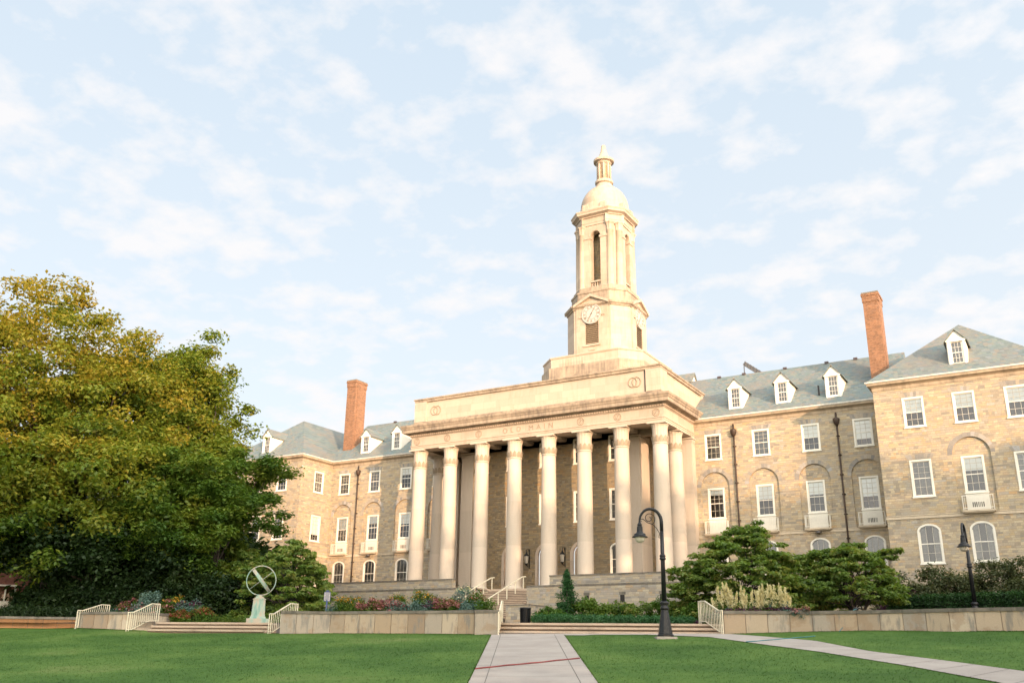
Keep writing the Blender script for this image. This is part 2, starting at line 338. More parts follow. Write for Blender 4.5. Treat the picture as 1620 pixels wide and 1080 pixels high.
# ------------------------------------------------------------------ architectural helpers
def fr(y0): return lambda u, z, d: (u, y0+d, z)
def fpx(x0): return lambda u, z, d: (x0-d, u, z)      # faces +x
def fmx(x0): return lambda u, z, d: (x0+d, u, z)      # faces -x
def rect(u0, z0, u1, z1): return [(u0, z0), (u1, z0), (u1, z1), (u0, z1)]
def arch(uc, z0, zs, hw, rise=None, n=14):
    rise = hw if rise is None else rise
    return [(uc-hw, z0), (uc+hw, z0)] + [(uc+hw*math.cos(PI*i/n), zs+rise*math.sin(PI*i/n)) for i in range(n+1)]
def panel(mb, fn, outer, holes, d0, d1, mi=0):
    loops = [outer]+holes; flat = [p for l in loops for p in l]
    tri = tessellate_polygon([[Vector((a, b, 0)) for a, b in l] for l in loops])
    for d in (d0, d1): mb.add([fn(a, b, d) for a, b in flat], [tuple(t) for t in tri], mi)
    for l in loops:
        n = len(l); mb.add([fn(a, b, d0) for a, b in l]+[fn(a, b, d1) for a, b in l], [(i, (i+1) % n, n+(i+1) % n, n+i) for i in range(n)], mi)
    return mb
def sweep(mb, path, prof, closed=False, mi=0):
    """profile of (outward offset, z) swept along a plan path; outward is to the right of the direction of travel"""
    n = len(path); off = []
    for i in range(n):
        p = Vector(path[i])
        a = Vector(path[i-1]) if (i > 0 or closed) else None; b = Vector(path[(i+1) % n]) if (i < n-1 or closed) else None
        na = nb = None
        if a is not None: t = (p-a).normalized(); na = Vector((t.y, -t.x))
        if b is not None: t = (b-p).normalized(); nb = Vector((t.y, -t.x))
        if na is None: off.append((p, nb))
        elif nb is None: off.append((p, na))
        else:
            k = na+nb; k = k/(max(.2, 1+na.dot(nb))); off.append((p, k))
    vs = [(p.x+k.x*o, p.y+k.y*o, z) for (o, z) in prof for p, k in off]
    m = len(prof); fs = []
    for j in range(m-1):
        for i in range(n if closed else n-1):
            i2 = (i+1) % n; fs.append((j*n+i, j*n+i2, (j+1)*n+i2, (j+1)*n+i))
    mb.add(vs, fs, mi)
    if not closed:
        for i in (0, n-1): mb.add([vs[j*n+i] for j in range(m)], [tuple(range(m))], mi)
    return mb
def rp(path): return path[::-1]

B = tag(empty('college_building'), 'long stone college hall with columned portico, domed clock tower, slate roofs and brick chimneys', 'building')

# ------------------------------------------------------------------ windows
WC = {}
def win_meshes(key, w, z0, z1, rows, arched=0.0, casing=.13, cols=3, apron=None):
    if key in WC: return WC[key]
    hw = w/2; F = MB(); G = MB(); Rm = MB(); fn = fr(0)
    ihw = hw-casing; top = z1-casing; bot = z0+casing*.7
    if arched:
        outer = arch(0, z0, z1-arched, hw, arched); inner = arch(0, bot, z1-arched, ihw, arched-casing*.9)
    else: outer = rect(-hw, z0, hw, z1); inner = rect(-ihw, bot, ihw, top)
    panel(F, fn, outer, [inner], -.035, .14)
    F.box(-hw-.04, -.09, z0-.05, hw+.04, .1, z0+.045)
    mid = z0+(z1-z0)*.5 if len(rows) == 2 else None
    F.box(-ihw, .045, mid-.03, ihw, .10, mid+.03)
    F.box(-ihw, .05, bot, ihw, .10, bot+.06)
    F.box(-ihw, .05, bot, -ihw+.045, .10, z1-max(arched, casing)); F.box(ihw-.045, .05, bot, ihw, .10, z1-max(arched, casing))
    if not arched: F.box(-ihw, .05, top-.05, ihw, .10, top)
    def topat(u): return top if not arched else z1-arched+(arched-casing*.9)*math.sqrt(max(0, 1-(u/ihw)**2))
    for c in range(1, cols):
        u = -ihw+2*ihw*c/cols; F.box(u-.011, .060, bot+.03, u+.011, .088, topat(u), 1)
    for r, (a, b) in zip(rows, ((bot, mid), (mid, top))):
        for k in range(1, r):
            z = a+(b-a)*k/r
            wv = ihw if (not arched or z < z1-arched) else ihw*math.sqrt(max(0, 1-((z-(z1-arched))/(arched-casing*.9))**2))
            F.box(-wv, .062, z-.011, wv, .087, z+.011, 1)
    if arched: G.add([fn(a, b, .074) for a, b in inner], [tuple(range(len(inner)))])
    else: G.add([fn(a, b, .074) for a, b in inner], [(0, 1, 2, 3)])
    q = .7
    vs = [(-ihw, .142, bot), (ihw, .142, bot), (ihw, .142, top), (-ihw, .142, top), (-ihw, q, bot), (ihw, q, bot), (ihw, q, top), (-ihw, q, top)]
    Rm.add(vs, [(4, 5, 6, 7), (0, 1, 5, 4), (1, 2, 6, 5), (2, 3, 7, 6), (3, 0, 4, 7)])
    if apron:
        a0, a1 = apron; F.box(-hw, -.03, a0, hw, .14, a1-.06)
        F.box(-hw+.1, -.045, a0+.08, -hw+.14, -.02, a1-.14); F.box(hw-.14, -.045, a0+.08, hw-.1, -.02, a1-.14)
        F.box(-hw+.1, -.045, a1-.18, hw-.1, -.02, a1-.14); F.box(-hw+.1, -.045, a0+.08, hw-.1, -.02, a0+.12)
    WC[key] = dict(F=F.mesh('window', [M['white'], M['muntin']]), G=G.mesh('pane', M['glass']), R=Rm.mesh('interior', M['room']), ihw=ihw, bot=bot, top=top)
    return WC[key]
BC = {}
def blind_mesh(key, W, kind):
    k = (key, kind)
    if k in BC: return BC[k]
    mb = MB(); ihw, bot, top = W['ihw'], W['bot'], W['top']; H = top-bot; mat = M['blind']
    def wavy(u0, u1, z0, z1):
        n = 14; vs = []
        for i in range(n+1):
            u = u0+(u1-u0)*i/n; dd = .125+.015*math.sin(i*2.2); vs += [(u, dd, z0), (u, dd, z1)]
        mb.add(vs, [(2*i, 2*i+2, 2*i+3, 2*i+1) for i in range(n)], 0, True)
    if kind[0] == 'b': mb.box(-ihw, .10, top-H*int(kind[1:])/100, ihw, .104, top)
    elif kind == 'curtain': wavy(-ihw, ihw, bot, top); mat = M['curtain']
    elif kind == 'sides': wavy(-ihw, -ihw*.30, bot, top); wavy(ihw*.34, ihw, bot, top); mat = M['curtain']
    BC[k] = mb.mesh('curtain' if mat is M['curtain'] else 'blind', mat); return BC[k]
grille_me = None
def window(key, x, y, rz, kind, spec, label=None, grille=False):
    W = win_meshes(key, **spec)
    o = put('window', W['F'], B, (x, y, 0), rz); put('pane', W['G'], o); put('interior', W['R'], o)
    if kind: m_ = blind_mesh(key, W, kind); put(m_.name.split('.')[0], m_, o)
    if grille:
        global grille_me
        if grille_me is None:
            g = MB(); g.box(-.40, -.05, 4.72, .40, -.034, 5.12)
            for i in range(7): g.box(-.36+i*.107, -.062, 4.76, -.30+i*.107, -.049, 5.08, 1)
            grille_me = g.mesh('vent_grille', [M['white'], M['dark']])
        put('vent_grille', grille_me, o)
    if label: o['label'] = label
    return o
S3 = dict(w=1.406, z0=10.487, z1=12.665, rows=(2, 3))
S2 = dict(w=1.406, z0=5.70, z1=8.208, rows=(2, 3), apron=(4.55, 5.70))
S2P = dict(w=1.406, z0=5.619, z1=8.204, rows=(2, 3))
S1 = dict(w=1.50, z0=1.17, z1=3.80, rows=(2, 1), arched=.52)
H3 = lambda u: rect(u-.66, 10.53, u+.66, 12.62)
H2 = lambda u: rect(u-.66, 4.60, u+.66, 8.16)
H2P = lambda u: rect(u-.66, 5.66, u+.66, 8.16)
H1 = lambda u: arch(u, 1.21, 3.28, .70, .47)
XW = [13.772, 17.765, 21.718, 25.659]; XC, YP = 27.386, -4.616
XP = [29.958, 33.206, 36.425]; XE = 39.0
Z0, ZE = -4.6, 13.9
# set-back wings: outer leaf with blind arches, inner leaf with the window openings
def voussoirs(uc, zs, r0, r1, fn, parent, n=17, flat=False, rise=None):
    mb = MB()
    for i in range(n):
        a, b = PI*i/n+.006, PI*(i+1)/n-.006; k = random.uniform(-.04, .05); r1b = r1+k
        pts = [(uc+r0*math.cos(a), zs+r0*math.sin(a)), (uc+r1b*math.cos(a), zs+r1b*math.sin(a)), (uc+r1b*math.cos(b), zs+r1b*math.sin(b)), (uc+r0*math.cos(b), zs+r0*math.sin(b))]
        mb.prism(pts, -.014, .05, 0, lambda u, z, d: fn(u, z, d), random.random())
    return mb.build('arch_stones', M['arch'], parent)
def flat_lintel(mb, uc, z, fn, hw=.86):
    n = 9
    for i in range(n):
        f0, f1 = -1+2*i/n, -1+2*(i+1)/n
        pts = [(uc+hw*f0*.93+.006, z), (uc+hw*f1*.93-.006, z), (uc+hw*f1*1.12-.006, z+.33), (uc+hw*f0*1.12+.006, z+.33)]
        mb.prism(pts, -.012, .05, 0, fn, random.random())
for sg in (1, -1):
    us = [sg*x for x in XW]
    lo, hi = (8.4, XC) if sg > 0 else (-XC, -8.4)
    A = [arch(u, 4.42, 8.32, 1.18) for u in us]
    mb = MB(); fn = fr(0)
    # the arch hole swallows the second-floor opening in the outer leaf
    panel(mb, fn, rect(lo, Z0, hi, ZE), [H3(u) for u in us]+A+[H1(u) for u in us], 0, .13)
    panel(mb, fn, rect(lo, Z0, hi, ZE), [H3(u) for u in us]+[H2(u) for u in us]+[H1(u) for u in us], .131, .42)
    wl = mb.build('wall', M['rubble'], B)
    for u in us: voussoirs(u, 8.32, 1.18, 1.50, fn, wl)
    for u in us: lt = MB(); flat_lintel(lt, u, 12.70, fn); lt.build('lintel_stones', M['arch'], wl)
    kinds3 = {13.772: 'curtain', 17.765: 'curtain', 21.718: 'b50', 25.659: 'b75'} if sg > 0 else {25.659: 'curtain', 21.718: 'curtain', 17.765: 'b30', 13.772: None}
    for k, x in enumerate(XW):
        window('w3', sg*x, 0, 0, kinds3[x], S3)
        window('w2', sg*x, 0.131, 0, (['b20', 'b45', 'b42', 'b60'] if sg > 0 else ['b38', 'b42', 'b30', 'b50'])[k], S2, grille=(sg < 0 or k == 3))
        window('w1', sg*x, 0, 0, 'curtain', S1)
# pavilions
for sg in (1, -1):
    us = [sg*x for x in XP]; lo, hi = (XC, XE) if sg > 0 else (-XE, -XC); fn = fr(YP); c = sg*XP[1]
    mb = MB()
    panel(mb, fn, rect(lo, Z0, hi, ZE), [H3(u) for u in us]+[H2P(us[0]), H2P(us[2]), arch(c, 4.42, 8.32, 1.18)]+[H1(u) for u in us], 0, .13)
    panel(mb, fn, rect(lo+.01, Z0, hi-.01, ZE), [H3(u) for u in us]+[H2P(us[0]), H2P(us[2]), H2(c)]+[H1(u) for u in us], .131, .42)
    side = fmx if sg > 0 else fpx; xs = sg*XC
    for xx, ff in ((xs, side), (sg*XE, fpx if sg > 0 else fmx)):
        far = abs(xx) > XC+1
        panel(mb, ff(xx), rect(YP+(.43 if not far else .43), Z0, (.0 if not far else 17), ZE), [H3(-2.0), H2P(-2.0), H1(-2.0)] if not far else [], .0, .42)
        mb.box(xx, YP, Z0, xx+(.42 if ff is fmx else -.42), YP+.13, ZE) if False else None
    # close the corner between front leaf and side leaf
    mb.box(xs, YP+.421, Z0, xs+sg*.42, YP+.43, ZE)
    wl = mb.build('wall', M['rubble'], B)
    voussoirs(c, 8.32, 1.18, 1.50, fn, wl)
    for u, z_ in [(u, 12.70) for u in us]+[(us[0], 8.25), (us[2], 8.25)]: lt = MB(); flat_lintel(lt, u, z_, fn); lt.build('lintel_stones', M['arch'], wl)
    for k, u in enumerate(us):
        window('w3', u, YP, 0, ['b50', 'b46', 'b48'][k], S3)
        window('w2', u, YP+.131, 0, 'b38', S2, grille=True) if k == 1 else window('w2p', u, YP, 0, 'curtain', S2P)
        window('w1', u, YP, 0, 'sides', S1)
    rz = -PI/2 if sg > 0 else PI/2
    window('w3', xs, -2.0, rz, 'curtain', S3); window('w2p', xs, -2.0, rz, 'b75', S2P); window('w1', xs, -2.0, rz, 'curtain', S1)
# belt course, cornice and gutter run round each wing
def wing_path(sg):
    p = [(9.0, 0), (XC, 0), (XC, YP), (XE, YP), (XE, 17)]
    return p if sg > 0 else [(-x, y) for x, y in p][::-1]
belt = [(-.05, 4.17), (.04, 4.17), (.06, 4.20), (.06, 4.36), (.09, 4.39), (.09, 4.42), (-.05, 4.43)]
corn = [(-.05, 13.36), (.03, 13.36), (.04, 13.44), (.05, 13.45), (.05, 13.60), (.16, 13.68), (.30, 13.74), (.32, 13.76), (.32, 13.90), (-.05, 13.90)]
gut = [(.10, 13.902), (.36, 13.902), (.42, 13.95), (.44, 14.03), (.38, 14.03), (.34, 13.98), (.10, 13.98)]
for sg in (1, -1):
    P_ = wing_path(sg)
    sweep(MB(), P_, belt).build('belt_course', M['trim'], B); sweep(MB(), P_, corn).build('cornice', M['cornm'], B); sweep(MB(), P_, gut).build('gutter', M['gutter'], B)
# ------------------------------------------------------------------ roofs
rf = MB(); Ov = .41; ER = 13.99; YR = 6.5; ZR = 19.46
def gable(mb, x0, x1, y0, yr, z0, zr, t=.12):
    for dz in (0,):
        mb.add([(x0, y0, z0), (x1, y0, z0), (x1, yr, zr), (x0, yr, zr), (x0, 2*yr-y0, z0), (x1, 2*yr-y0, z0)], [(0, 1, 2, 3), (3, 2, 5, 4), (0, 3, 4), (1, 5, 2), (0, 4, 5, 1)])
gable(rf, -28.5, 28.5, -Ov, YR, ER, ZR)
main_roof = rf.build('roof', M['slate'], B)
for sg in (1, -1):
    h = MB(); x0, x1 = sg*(XC-Ov), sg*(XE+Ov); yf, yb = YP-Ov, 17.4; xc = sg*33.2; ya = 1.2; za = 19.4
    h.add([(x0, yf, ER), (x1, yf, ER), (x1, yb, ER), (x0, yb, ER), (xc, ya, za), (xc, yb-6.2, za)], [(0, 1, 4), (1, 2, 5, 4), (2, 3, 5), (3, 0, 4, 5), (0, 3, 2, 1)])
    h.build('roof', M['slate'], B)
# ridge vents
rvme = MB().box(-.16, -.10, -.05, .16, .12, .13).mesh('ridge_vent', plain('dark ridge vent', (.06, .045, .05), .6))
for x in (12.6, 14.9, 18.6, 22.2, 24.6, 26.6, -14.5, -17.0, -20.5, -24.5): put('ridge_vent', rvme, main_roof, (x, YR-.12, ZR-.06))
sg_ = MB().box(-.06, -.06, -.05, .06, .06, .75).mesh('roof_pipe', M['iron']); put('roof_pipe', sg_, main_roof, (22.45, 1.0, 15.2))
# the metal box frame standing behind the ridge
rh = MB(); rh.bar((0, 0, .2), (2.6, 0, -1.9), .6, .5); rh.bar((.0, -.3, -.2), (.0, -.3, -1.9), .1); rh.bar((.2, -.3, -.25), (2.3, -.3, -2.0), .12)
for i in range(7): rh.bar((.2+i*.36, -.37, .42-i*.29), (.2+i*.36, -.37, -.32-i*.29), .05)
o = rh.build('roof_hoist', M['silver'], main_roof); o.scale = (.72, .72, .72); o.location = (14.5, 8.2, 20.85)
# ------------------------------------------------------------------ dormers
def dormer(xc, yf):
    D = MB(); zb, ze, zp, hw = 14.72, 16.60, 17.32, .62
    sl = (ZR-ER)/(YR+Ov); yb = lambda z, off: off+(z-14.0)/sl
    off = -Ov if yf > -1 else YP-Ov
    ye, yp_ = yb(ze, off)+.3, yb(zp, off)+.5
    hole = rect(-.37, zb+.16, .37, ze-.12)
    fn = lambda u, z, d: (xc+u, yf+d, z)
    panel(D, fn, [(-hw, zb), (hw, zb), (hw, ze), (0, zp), (-hw, ze)], [hole], 0, .1)
    for s in (-1, 1):
        D.add([(xc+s*hw, yf+.1, zb-.1), (xc+s*hw, yf+.1, ze), (xc+s*hw, ye, ze), (xc+s*hw, yf+.5, zb-.1)], [(0, 1, 2, 3)])
        D.bar((xc+s*.50, yf-.03, zb), (xc+s*.50, yf-.03, ze-.1), .12, .05)
    D.bar((xc-.64, yf-.05, ze-.06), (xc+.64, yf-.05, ze-.06), .10, .12)
    d = D.build('dormer', M['whiteb'], B)
    Rf = MB(); e = .80; zz = ze-(e-hw)*(zp-ze)/hw
    for s in (-1, 1):
        Rf.add([(xc, yf-.13, zp+.10), (xc+s*e, yf-.13, zz+.10), (xc+s*e, ye+.3, zz+.10), (xc, yp_, zp+.10),
                (xc, yf-.13, zp+.02), (xc+s*e, yf-.13, zz+.02), (xc+s*e, ye+.3, zz+.02), (xc, yp_, zp+.02)],
               [(0, 1, 2, 3), (4, 7, 6, 5), (0, 4, 5, 1), (1, 5, 6, 2), (2, 6, 7, 3)])
    Rf.build('dormer_roof', M['slate'], d)
    W = MB(); u0, z0, u1, z1 = -.37, zb+.16, .37, ze-.12
    panel(W, fn, rect(u0, z0, u1, z1), [rect(u0+.06, z0+.06, u1-.06, z1-.05)], .02, .09)
    zm = (z0+z1)/2; W.box(xc+u0, yf+.03, zm-.03, xc+u1, yf+.08, zm+.03)
    for k in (1, 2): W.box(xc+u0+.06+.62*k/3-.012, yf+.045, z0+.05, xc+u0+.06+.62*k/3+.012, yf+.07, z1-.04)
    for z in (z0+(zm-z0)/2, zm+(z1-zm)/2): W.box(xc+u0, yf+.045, z-.012, xc+u1, yf+.07, z+.012)
    ww = W.build('window', M['white'], d)
    MB().add([fn(a, b, .056) for a, b in rect(u0, z0, u1, z1)], [(0, 1, 2, 3)]).build('pane', M['glass'], ww)
    MB().add([fn(a, b, .13) for a, b in rect(u0-.05, z0-.05, u1+.05, z1+.05)], [(0, 1, 2, 3)]).build('curtain', M['curtain'], ww)
for sg in (1, -1):
    for x in (15.731, 19.65, 23.675): dormer(sg*x, .585)
    dormer(sg*33.2, -4.0)
# small gabled skylight behind the attic, its white gable showing above the ridge
g = MB(); g.prism([(6.4, 18.6), (7.6, 18.6), (7.6, 19.55), (7.0, 20.28), (6.4, 19.55)], 8.4, 9.95, 0, lambda a, b, c: (c, a, b))
g.prism([(6.85, 19.3), (7.15, 19.3), (7.15, 19.6), (6.85, 19.6)], 9.951, 9.96, 1, lambda a, b, c: (c, a, b))
gg = g.build('gabled_dormer', [M['whiteb'], M['dark']], B)
g = MB()
for s in (-1, 1): g.add([(8.2, 7.0, 20.42), (10.1, 7.0, 20.42), (10.1, 7+s*.78, 19.47), (8.2, 7+s*.78, 19.47), (8.2, 7.0, 20.34), (10.1, 7.0, 20.34), (10.1, 7+s*.78, 19.39), (8.2, 7+s*.78, 19.39)], [(0, 1, 2, 3), (4, 7, 6, 5), (0, 4, 5, 1), (1, 5, 6, 2), (2, 6, 7, 3), (3, 7, 4, 0)])
g.build('gabled_dormer_roof', M['slate'], gg)
# ------------------------------------------------------------------ chimneys
for sg in (1, -1):
    c = MB(); x0, x1, y0, y1 = sg*26.45, sg*27.63, 1.61, 3.4; x0, x1 = min(x0, x1), max(x0, x1)
    c.box(x0, y0, 13.9, x1, y1, 22.6); c.box(x0-.05, y0-.05, 22.6, x1+.05, y1+.05, 23.1); c.box(x0-.1, y0-.1, 23.1, x1+.1, y1+.1, 23.3)
    c.box(x0-.04, y0+.35, 14.5, x1+.04, y1-.35, 22.6)
    ch = c.build('chimney', M['brick'], B)
    MB().box(x0-.06, y0-.06, 23.3, x1+.06, y1+.06, 23.42).build('chimney_cap', M['coping'], ch)
# ------------------------------------------------------------------ downpipes
for (x, sg) in ((15.6, 1), (23.8, 1), (15.6, -1), (23.8, -1)):
    d = MB(); X = sg*x; d.tube([(X, -.14, 13.3), (X, -.14, -3)], .065, 8)
    for z in (11.4, 9.9, 8.4, 6.9, 5.4, 3.6, 2.2): d.tube([(X, -.14, z), (X, -.14, z+.11)], .095, 8); d.box(X-.14, -.09, z+.02, X+.14, -.02, z+.09)
    o = d.build('downpipe', M['pipe'], B)
    MB().lathe([(.08, 12.25), (.20, 12.45), (.26, 12.7), (.26, 12.82), (.1, 12.9)], X, -.17, 12).build('rain_hopper', M['pipe'], o)
# ------------------------------------------------------------------ balconettes
bm_s = MB(); bm_s.box(-.98, -.42, 4.40, .98, .1, 4.50); bm_s.box(-.9, -.36, 4.33, .9, .1, 4.40)
bs_me = bm_s.mesh('balcony_slab', M['trim'])
rl = MB()
for z in (5.45, 4.62): rl.box(-.94, -.38, z, .94, -.345, z+.04); rl.box(-.94, -.38, z, -.905, .05, z+.04); rl.box(.905, -.38, z, .94, .05, z+.04)
for i in range(15): u = -.92+i*1.84/14; rl.box(u-.011, -.372, 4.5, u+.011, -.352, 5.46)
for s in (-1, 1):
    for k in range(4): rl.box(s*.92-.012, -.30+k*.1, 4.5, s*.92+.012, -.28+k*.1, 5.46)
rl_me = rl.mesh('balcony_railing', M['white'])
for u, y in [(sg*x, 0.0) for sg in (1, -1) for x in XW]+[(sg*XP[1], YP) for sg in (1, -1)]:
    o = put('balconette', bs_me, B, (u, y, 0)); put('balcony_railing', rl_me, o)
# floodlight discs under two balconettes
fl = MB().lathe([(.02, 4.30), (.22, 4.22), (.24, 4.14), (.1, 4.10)], 0, -.3, 14).mesh('floodlight', M['silver'])
for u in (21.718, -21.718): put('floodlight', fl, B, (u, 0, 0))

# ------------------------------------------------------------------ portico
S_, YC = 3.303, -6.149
def flute(k, i): return 1-.055*(i % 2) if 4 <= k <= 6 else 1
sh = MB().lathe([(.80, 0.0), (.80, .10), (.745, .12), (.775, .19), (.745, .27), (.66, .31), (.645, .45), (.648, 2.5), (.64, 5), (.62, 7.5), (.598, 9.5), (.583, 10.80)], 0, 0, 36).mesh('column', M['limecol'])
capm = MB(); capm.lathe([(.585, 10.80), (.625, 10.82), (.635, 10.87), (.60, 10.91), (.595, 11.45)], 0, 0, 36, cap=False)
capm.lathe([(.60, 11.40), (.60, 11.8), (.615, 12.05), (.655, 12.22), (.715, 12.33), (.73, 12.37)], 0, 0, 48, rmod=lambda k, i: 1-.03*(i % 3 == 0), smooth=False)
capm.box(-.78, -.78, 12.37, .78, .78, 12.498)
capme = capm.mesh('capital', M['limecol'])
lv = MB()
for i in range(12):
    a = 2*PI*i/12; ca, sa = math.cos(a), math.sin(a)
    for (w_, z, r_) in ((0, 0, 0),):
        pr = [(.605, 10.93, .14), (.64, 11.1, .155), (.665, 11.28, .13), (.70, 11.40, .07), (.73, 11.43, .02)]
        vs = []
        for rr, zz_, hw_ in pr: vs += [(rr*ca-hw_*sa, rr*sa+hw_*ca, zz_), ((rr+.03)*ca, (rr+.03)*sa, zz_+.01), (rr*ca+hw_*sa, rr*sa-hw_*ca, zz_)]
        lv.add(vs, [(3*k+j, 3*k+j+1, 3*k+j+4, 3*k+j+3) for k in range(4) for j in (0, 1)], 0, False)
lvme = lv.mesh('acanthus_leaves', M['carve'])
for x, y in [((i-3.5)*S_, YC) for i in range(8)]+[(3.5*S_, -3.02), (-3.5*S_, -3.02)]:
    o = put('column', sh, B, (x, y, 0)); c_ = put('capital', capme, o); put('acanthus_leaves', lvme, c_)
YF, XF = YC-.63, 3.5*S_+.63
path = [(-XF, 0.3), (-XF, YF), (XF, YF), (XF, 0.3)]
ent = [(-1.2, 12.5), (0, 12.5), (0, 12.66), (.03, 12.67), (.03, 12.80), (.08, 12.82), (.08, 12.88), (.0, 12.90), (.0, 13.62), (.05, 13.66), (.10, 13.70), (-.02, 13.702), (-1.2, 13.702)]
en = sweep(MB(), path, ent).build('entablature', M['lime'], B)
bed = [(-.5, 13.703), (.10, 13.703), (.10, 13.86), (.22, 13.90), (.26, 13.96), (-.5, 13.962)]
sweep(MB(), path, bed).build('bed_moulding', M['limedirt'], en)
cor = [(-.5, 13.963), (.58, 13.963), (.58, 13.985), (.62, 13.985), (.62, 14.26), (.66, 14.28), (.70, 14.40), (.77, 14.50), (.79, 14.65), (.75, 14.66), (-.3, 14.74)]
sweep(MB(), path, cor).build('portico_cornice', M['limedirt'], en)
dn = MB()
for i in range(112): x = -XF-.04+i*(2*XF+.08)/111; dn.box(x-.055, YF-.17, 13.73, x+.055, YF-.101, 13.85)
for s in (-1, 1):
    for i in range(30): y = YF+i*.22; dn.box(s*(XF+.101), y-.055, 13.73, s*(XF+.17), y+.055, 13.85)
dn.build('dentils', M['lime'], en)['kind'] = 'stuff'
for x in [(i-3.5)*S_ for i in (0, 1, 2, 5, 6, 7)]:
    r = MB()
    for rad, t in ((.30, .035), (.19, .02)):
        r.tube([(x+rad*math.cos(2*PI*k/24), YF-.01, 13.26+rad*math.sin(2*PI*k/24)) for k in range(25)], t, 6)
    r.bar((x-.05, YF-.02, 13.15), (x+.05, YF-.02, 13.37), .05)
    r.build('roundel', M['carve'], en)
def text_mesh(s_, size, ext, name, mat):
    cu = bpy.data.curves.new(name, 'FONT'); cu.body = s_; cu.size = size; cu.extrude = ext; cu.align_x = 'CENTER'; cu.space_character = 1.9; cu.offset = -.008
    t = bpy.data.objects.new('lettering', cu); COL.objects.link(t); bpy.context.view_layer.update()
    me = bpy.data.meshes.new_from_object(t.evaluated_get(bpy.context.evaluated_depsgraph_get())); bpy.data.objects.remove(t)
    me.name = name; me.materials.clear(); me.materials.append(mat); return me
lt = put('lettering', text_mesh('OLD MAIN', .62, .02, 'lettering', M['carve']), en, (-.05, YF-.012, 13.05)); lt.rotation_euler = (PI/2, 0, 0)
# portico ceiling and beams
ce = MB(); ce.box(-XF+.6, YF+.9, 12.86, XF-.6, -.2, 12.98)
for i in range(8): x = (i-3.5)*S_; ce.box(x-.35, YF+1.2, 12.52, x+.35, -3.52, 12.86)
ce.box(-XF+.5, -3.50, 12.3, XF-.5, -3.2, 12.86)
ce.build('portico_ceiling', M['soffit'], B)
# projecting centre block behind the columns
YB = -3.5; fn = fr(YB); cu_ = [(i-2)*S_ for i in range(5)]
HD = lambda u: arch(u, 0.02, 3.02, .98, .98)
mb = MB(); panel(mb, fn, rect(-8.6, -.2, 8.6, 12.85), [H3(u) for u in cu_]+[H2P(u) for u in cu_]+[HD(u) for u in cu_[1:4]]+[H1(cu_[0]), H1(cu_[4])], 0, .5)
mb.box(-8.6, YB+.501, -.2, -8.2, .4, 12.85); mb.box(8.2, YB+.501, -.2, 8.6, .4, 12.85)
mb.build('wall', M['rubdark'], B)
for u in cu_:
    window('w3', u, YB, 0, 'curtain', S3); window('w2p', u, YB, 0, 'curtain', S2P)
for u in (cu_[0], cu_[4]): window('w1', u, YB, 0, 'curtain', S1)
for u in cu_[1:4]:
    d = MB(); panel(d, fn, arch(u, 0.02, 3.02, 1.06, 1.06), [arch(u, 0.02, 3.02, .80, .80)], -.05, .16)
    panel(d, fn, arch(u, 0.02, 3.02, .80, .80), [arch(u, 0.03, 3.02, .62, .62)], .28, .48)
    dd = d.build('door_surround', M['lime'], B)
    e = MB()
    for s in (-1, 1):
        panel(e, fn, rect(u+(0 if s > 0 else -.62), .03, u+(.62 if s > 0 else 0), 2.75), [rect(u+(.12 if s > 0 else -.52), 1.2, u+(.52 if s > 0 else -.12), 2.55)], .40, .46)
    e.box(u-.62, YB+.38, 2.75, u+.62, YB+.47, 2.88)
    eo = e.build('door', M['cream'], dd)
    MB().add([fn(a, b, .44) for a, b in arch(u, .1, 3.02, .62, .62)], [tuple(range(17))]).build('pane', M['glass'], eo)
    MB().box(u-.7, YB+.9, 0, u+.7, YB+.92, 3.8).build('interior', M['room'], eo)
    MB().tube([(u-.06, YB+.36, 1.0), (u-.06, YB+.36, 1.35)], .02, 6).build('handle', M['iron'], eo)
# corner piers and antae
def pier(x0, x1, y0, y1, name='pilaster'):
    p = MB(); p.box(x0, y0, 0, x1, y1, 12.0); p.box(x0-.05, y0-.05, 0, x1+.05, y1, .35)
    for z, o_ in ((12.0, .04), (12.12, .07), (12.3, .11)): p.box(x0-o_, y0-o_, z, x1+o_, y1, z+.13)
    return p.build(name, M['limecol'], B)
for sg in (1, -1):
    a, b = sorted((sg*7.45, sg*8.71)); pier(a, b, -3.66, -1.5)
    a, b = sorted((sg*10.93, sg*12.19)); pier(a, b, -.75, .0)
# attic above the cornice
at_p = [(-12.0, 4.1), (-12.0, -6.72), (12.0, -6.72), (12.0, 4.1)]
a = MB(); a.box(-11.9, -6.62, 14.6, 11.9, 4.1, 17.2); a.build('attic', M['lime'], B)
ab = bpy.data.objects[-1] if False else None
att = [o for o in bpy.data.objects if o.name == 'attic'][0]
sweep(MB(), at_p, [(-.1, 14.70), (.06, 14.70), (.06, 15.02), (-.02, 15.06), (-.1, 15.06)]).build('attic_base', M['limedirt'], att)
sweep(MB(), at_p, [(-.1, 16.88), (.02, 16.88), (.05, 16.94), (.05, 17.06), (.13, 17.11), (.13, 17.22), (-.1, 17.26)]).build('attic_coping', M['limedirt'], att)
for s in (-1, 1):
    x0, x1 = sorted((s*10.75, s*12.03)); cp = MB(); cp.box(x0, -6.76, 15.06, x1, -6.62, 16.90); cp.box(*((s*11.9, -6.7, 15.06, s*12.04, -5.3, 16.90))); cp.build('attic_pier', M['lime'], att)
    MB().box(s*11.9, 2.8, 15.06, s*12.04, 4.12, 16.90).build('attic_pier', M['lime'], att)
for s in (-1, 1):
    wmb = MB(); xc = s*9.75
    for q in (-.17, .17):
        wmb.tube([(xc+q+.36*math.cos(2*PI*k/28), -6.64, 16.0+.40*math.sin(2*PI*k/28)) for k in range(29)], .045, 6)
    wmb.build('carved_wreath', M['carve'], att)
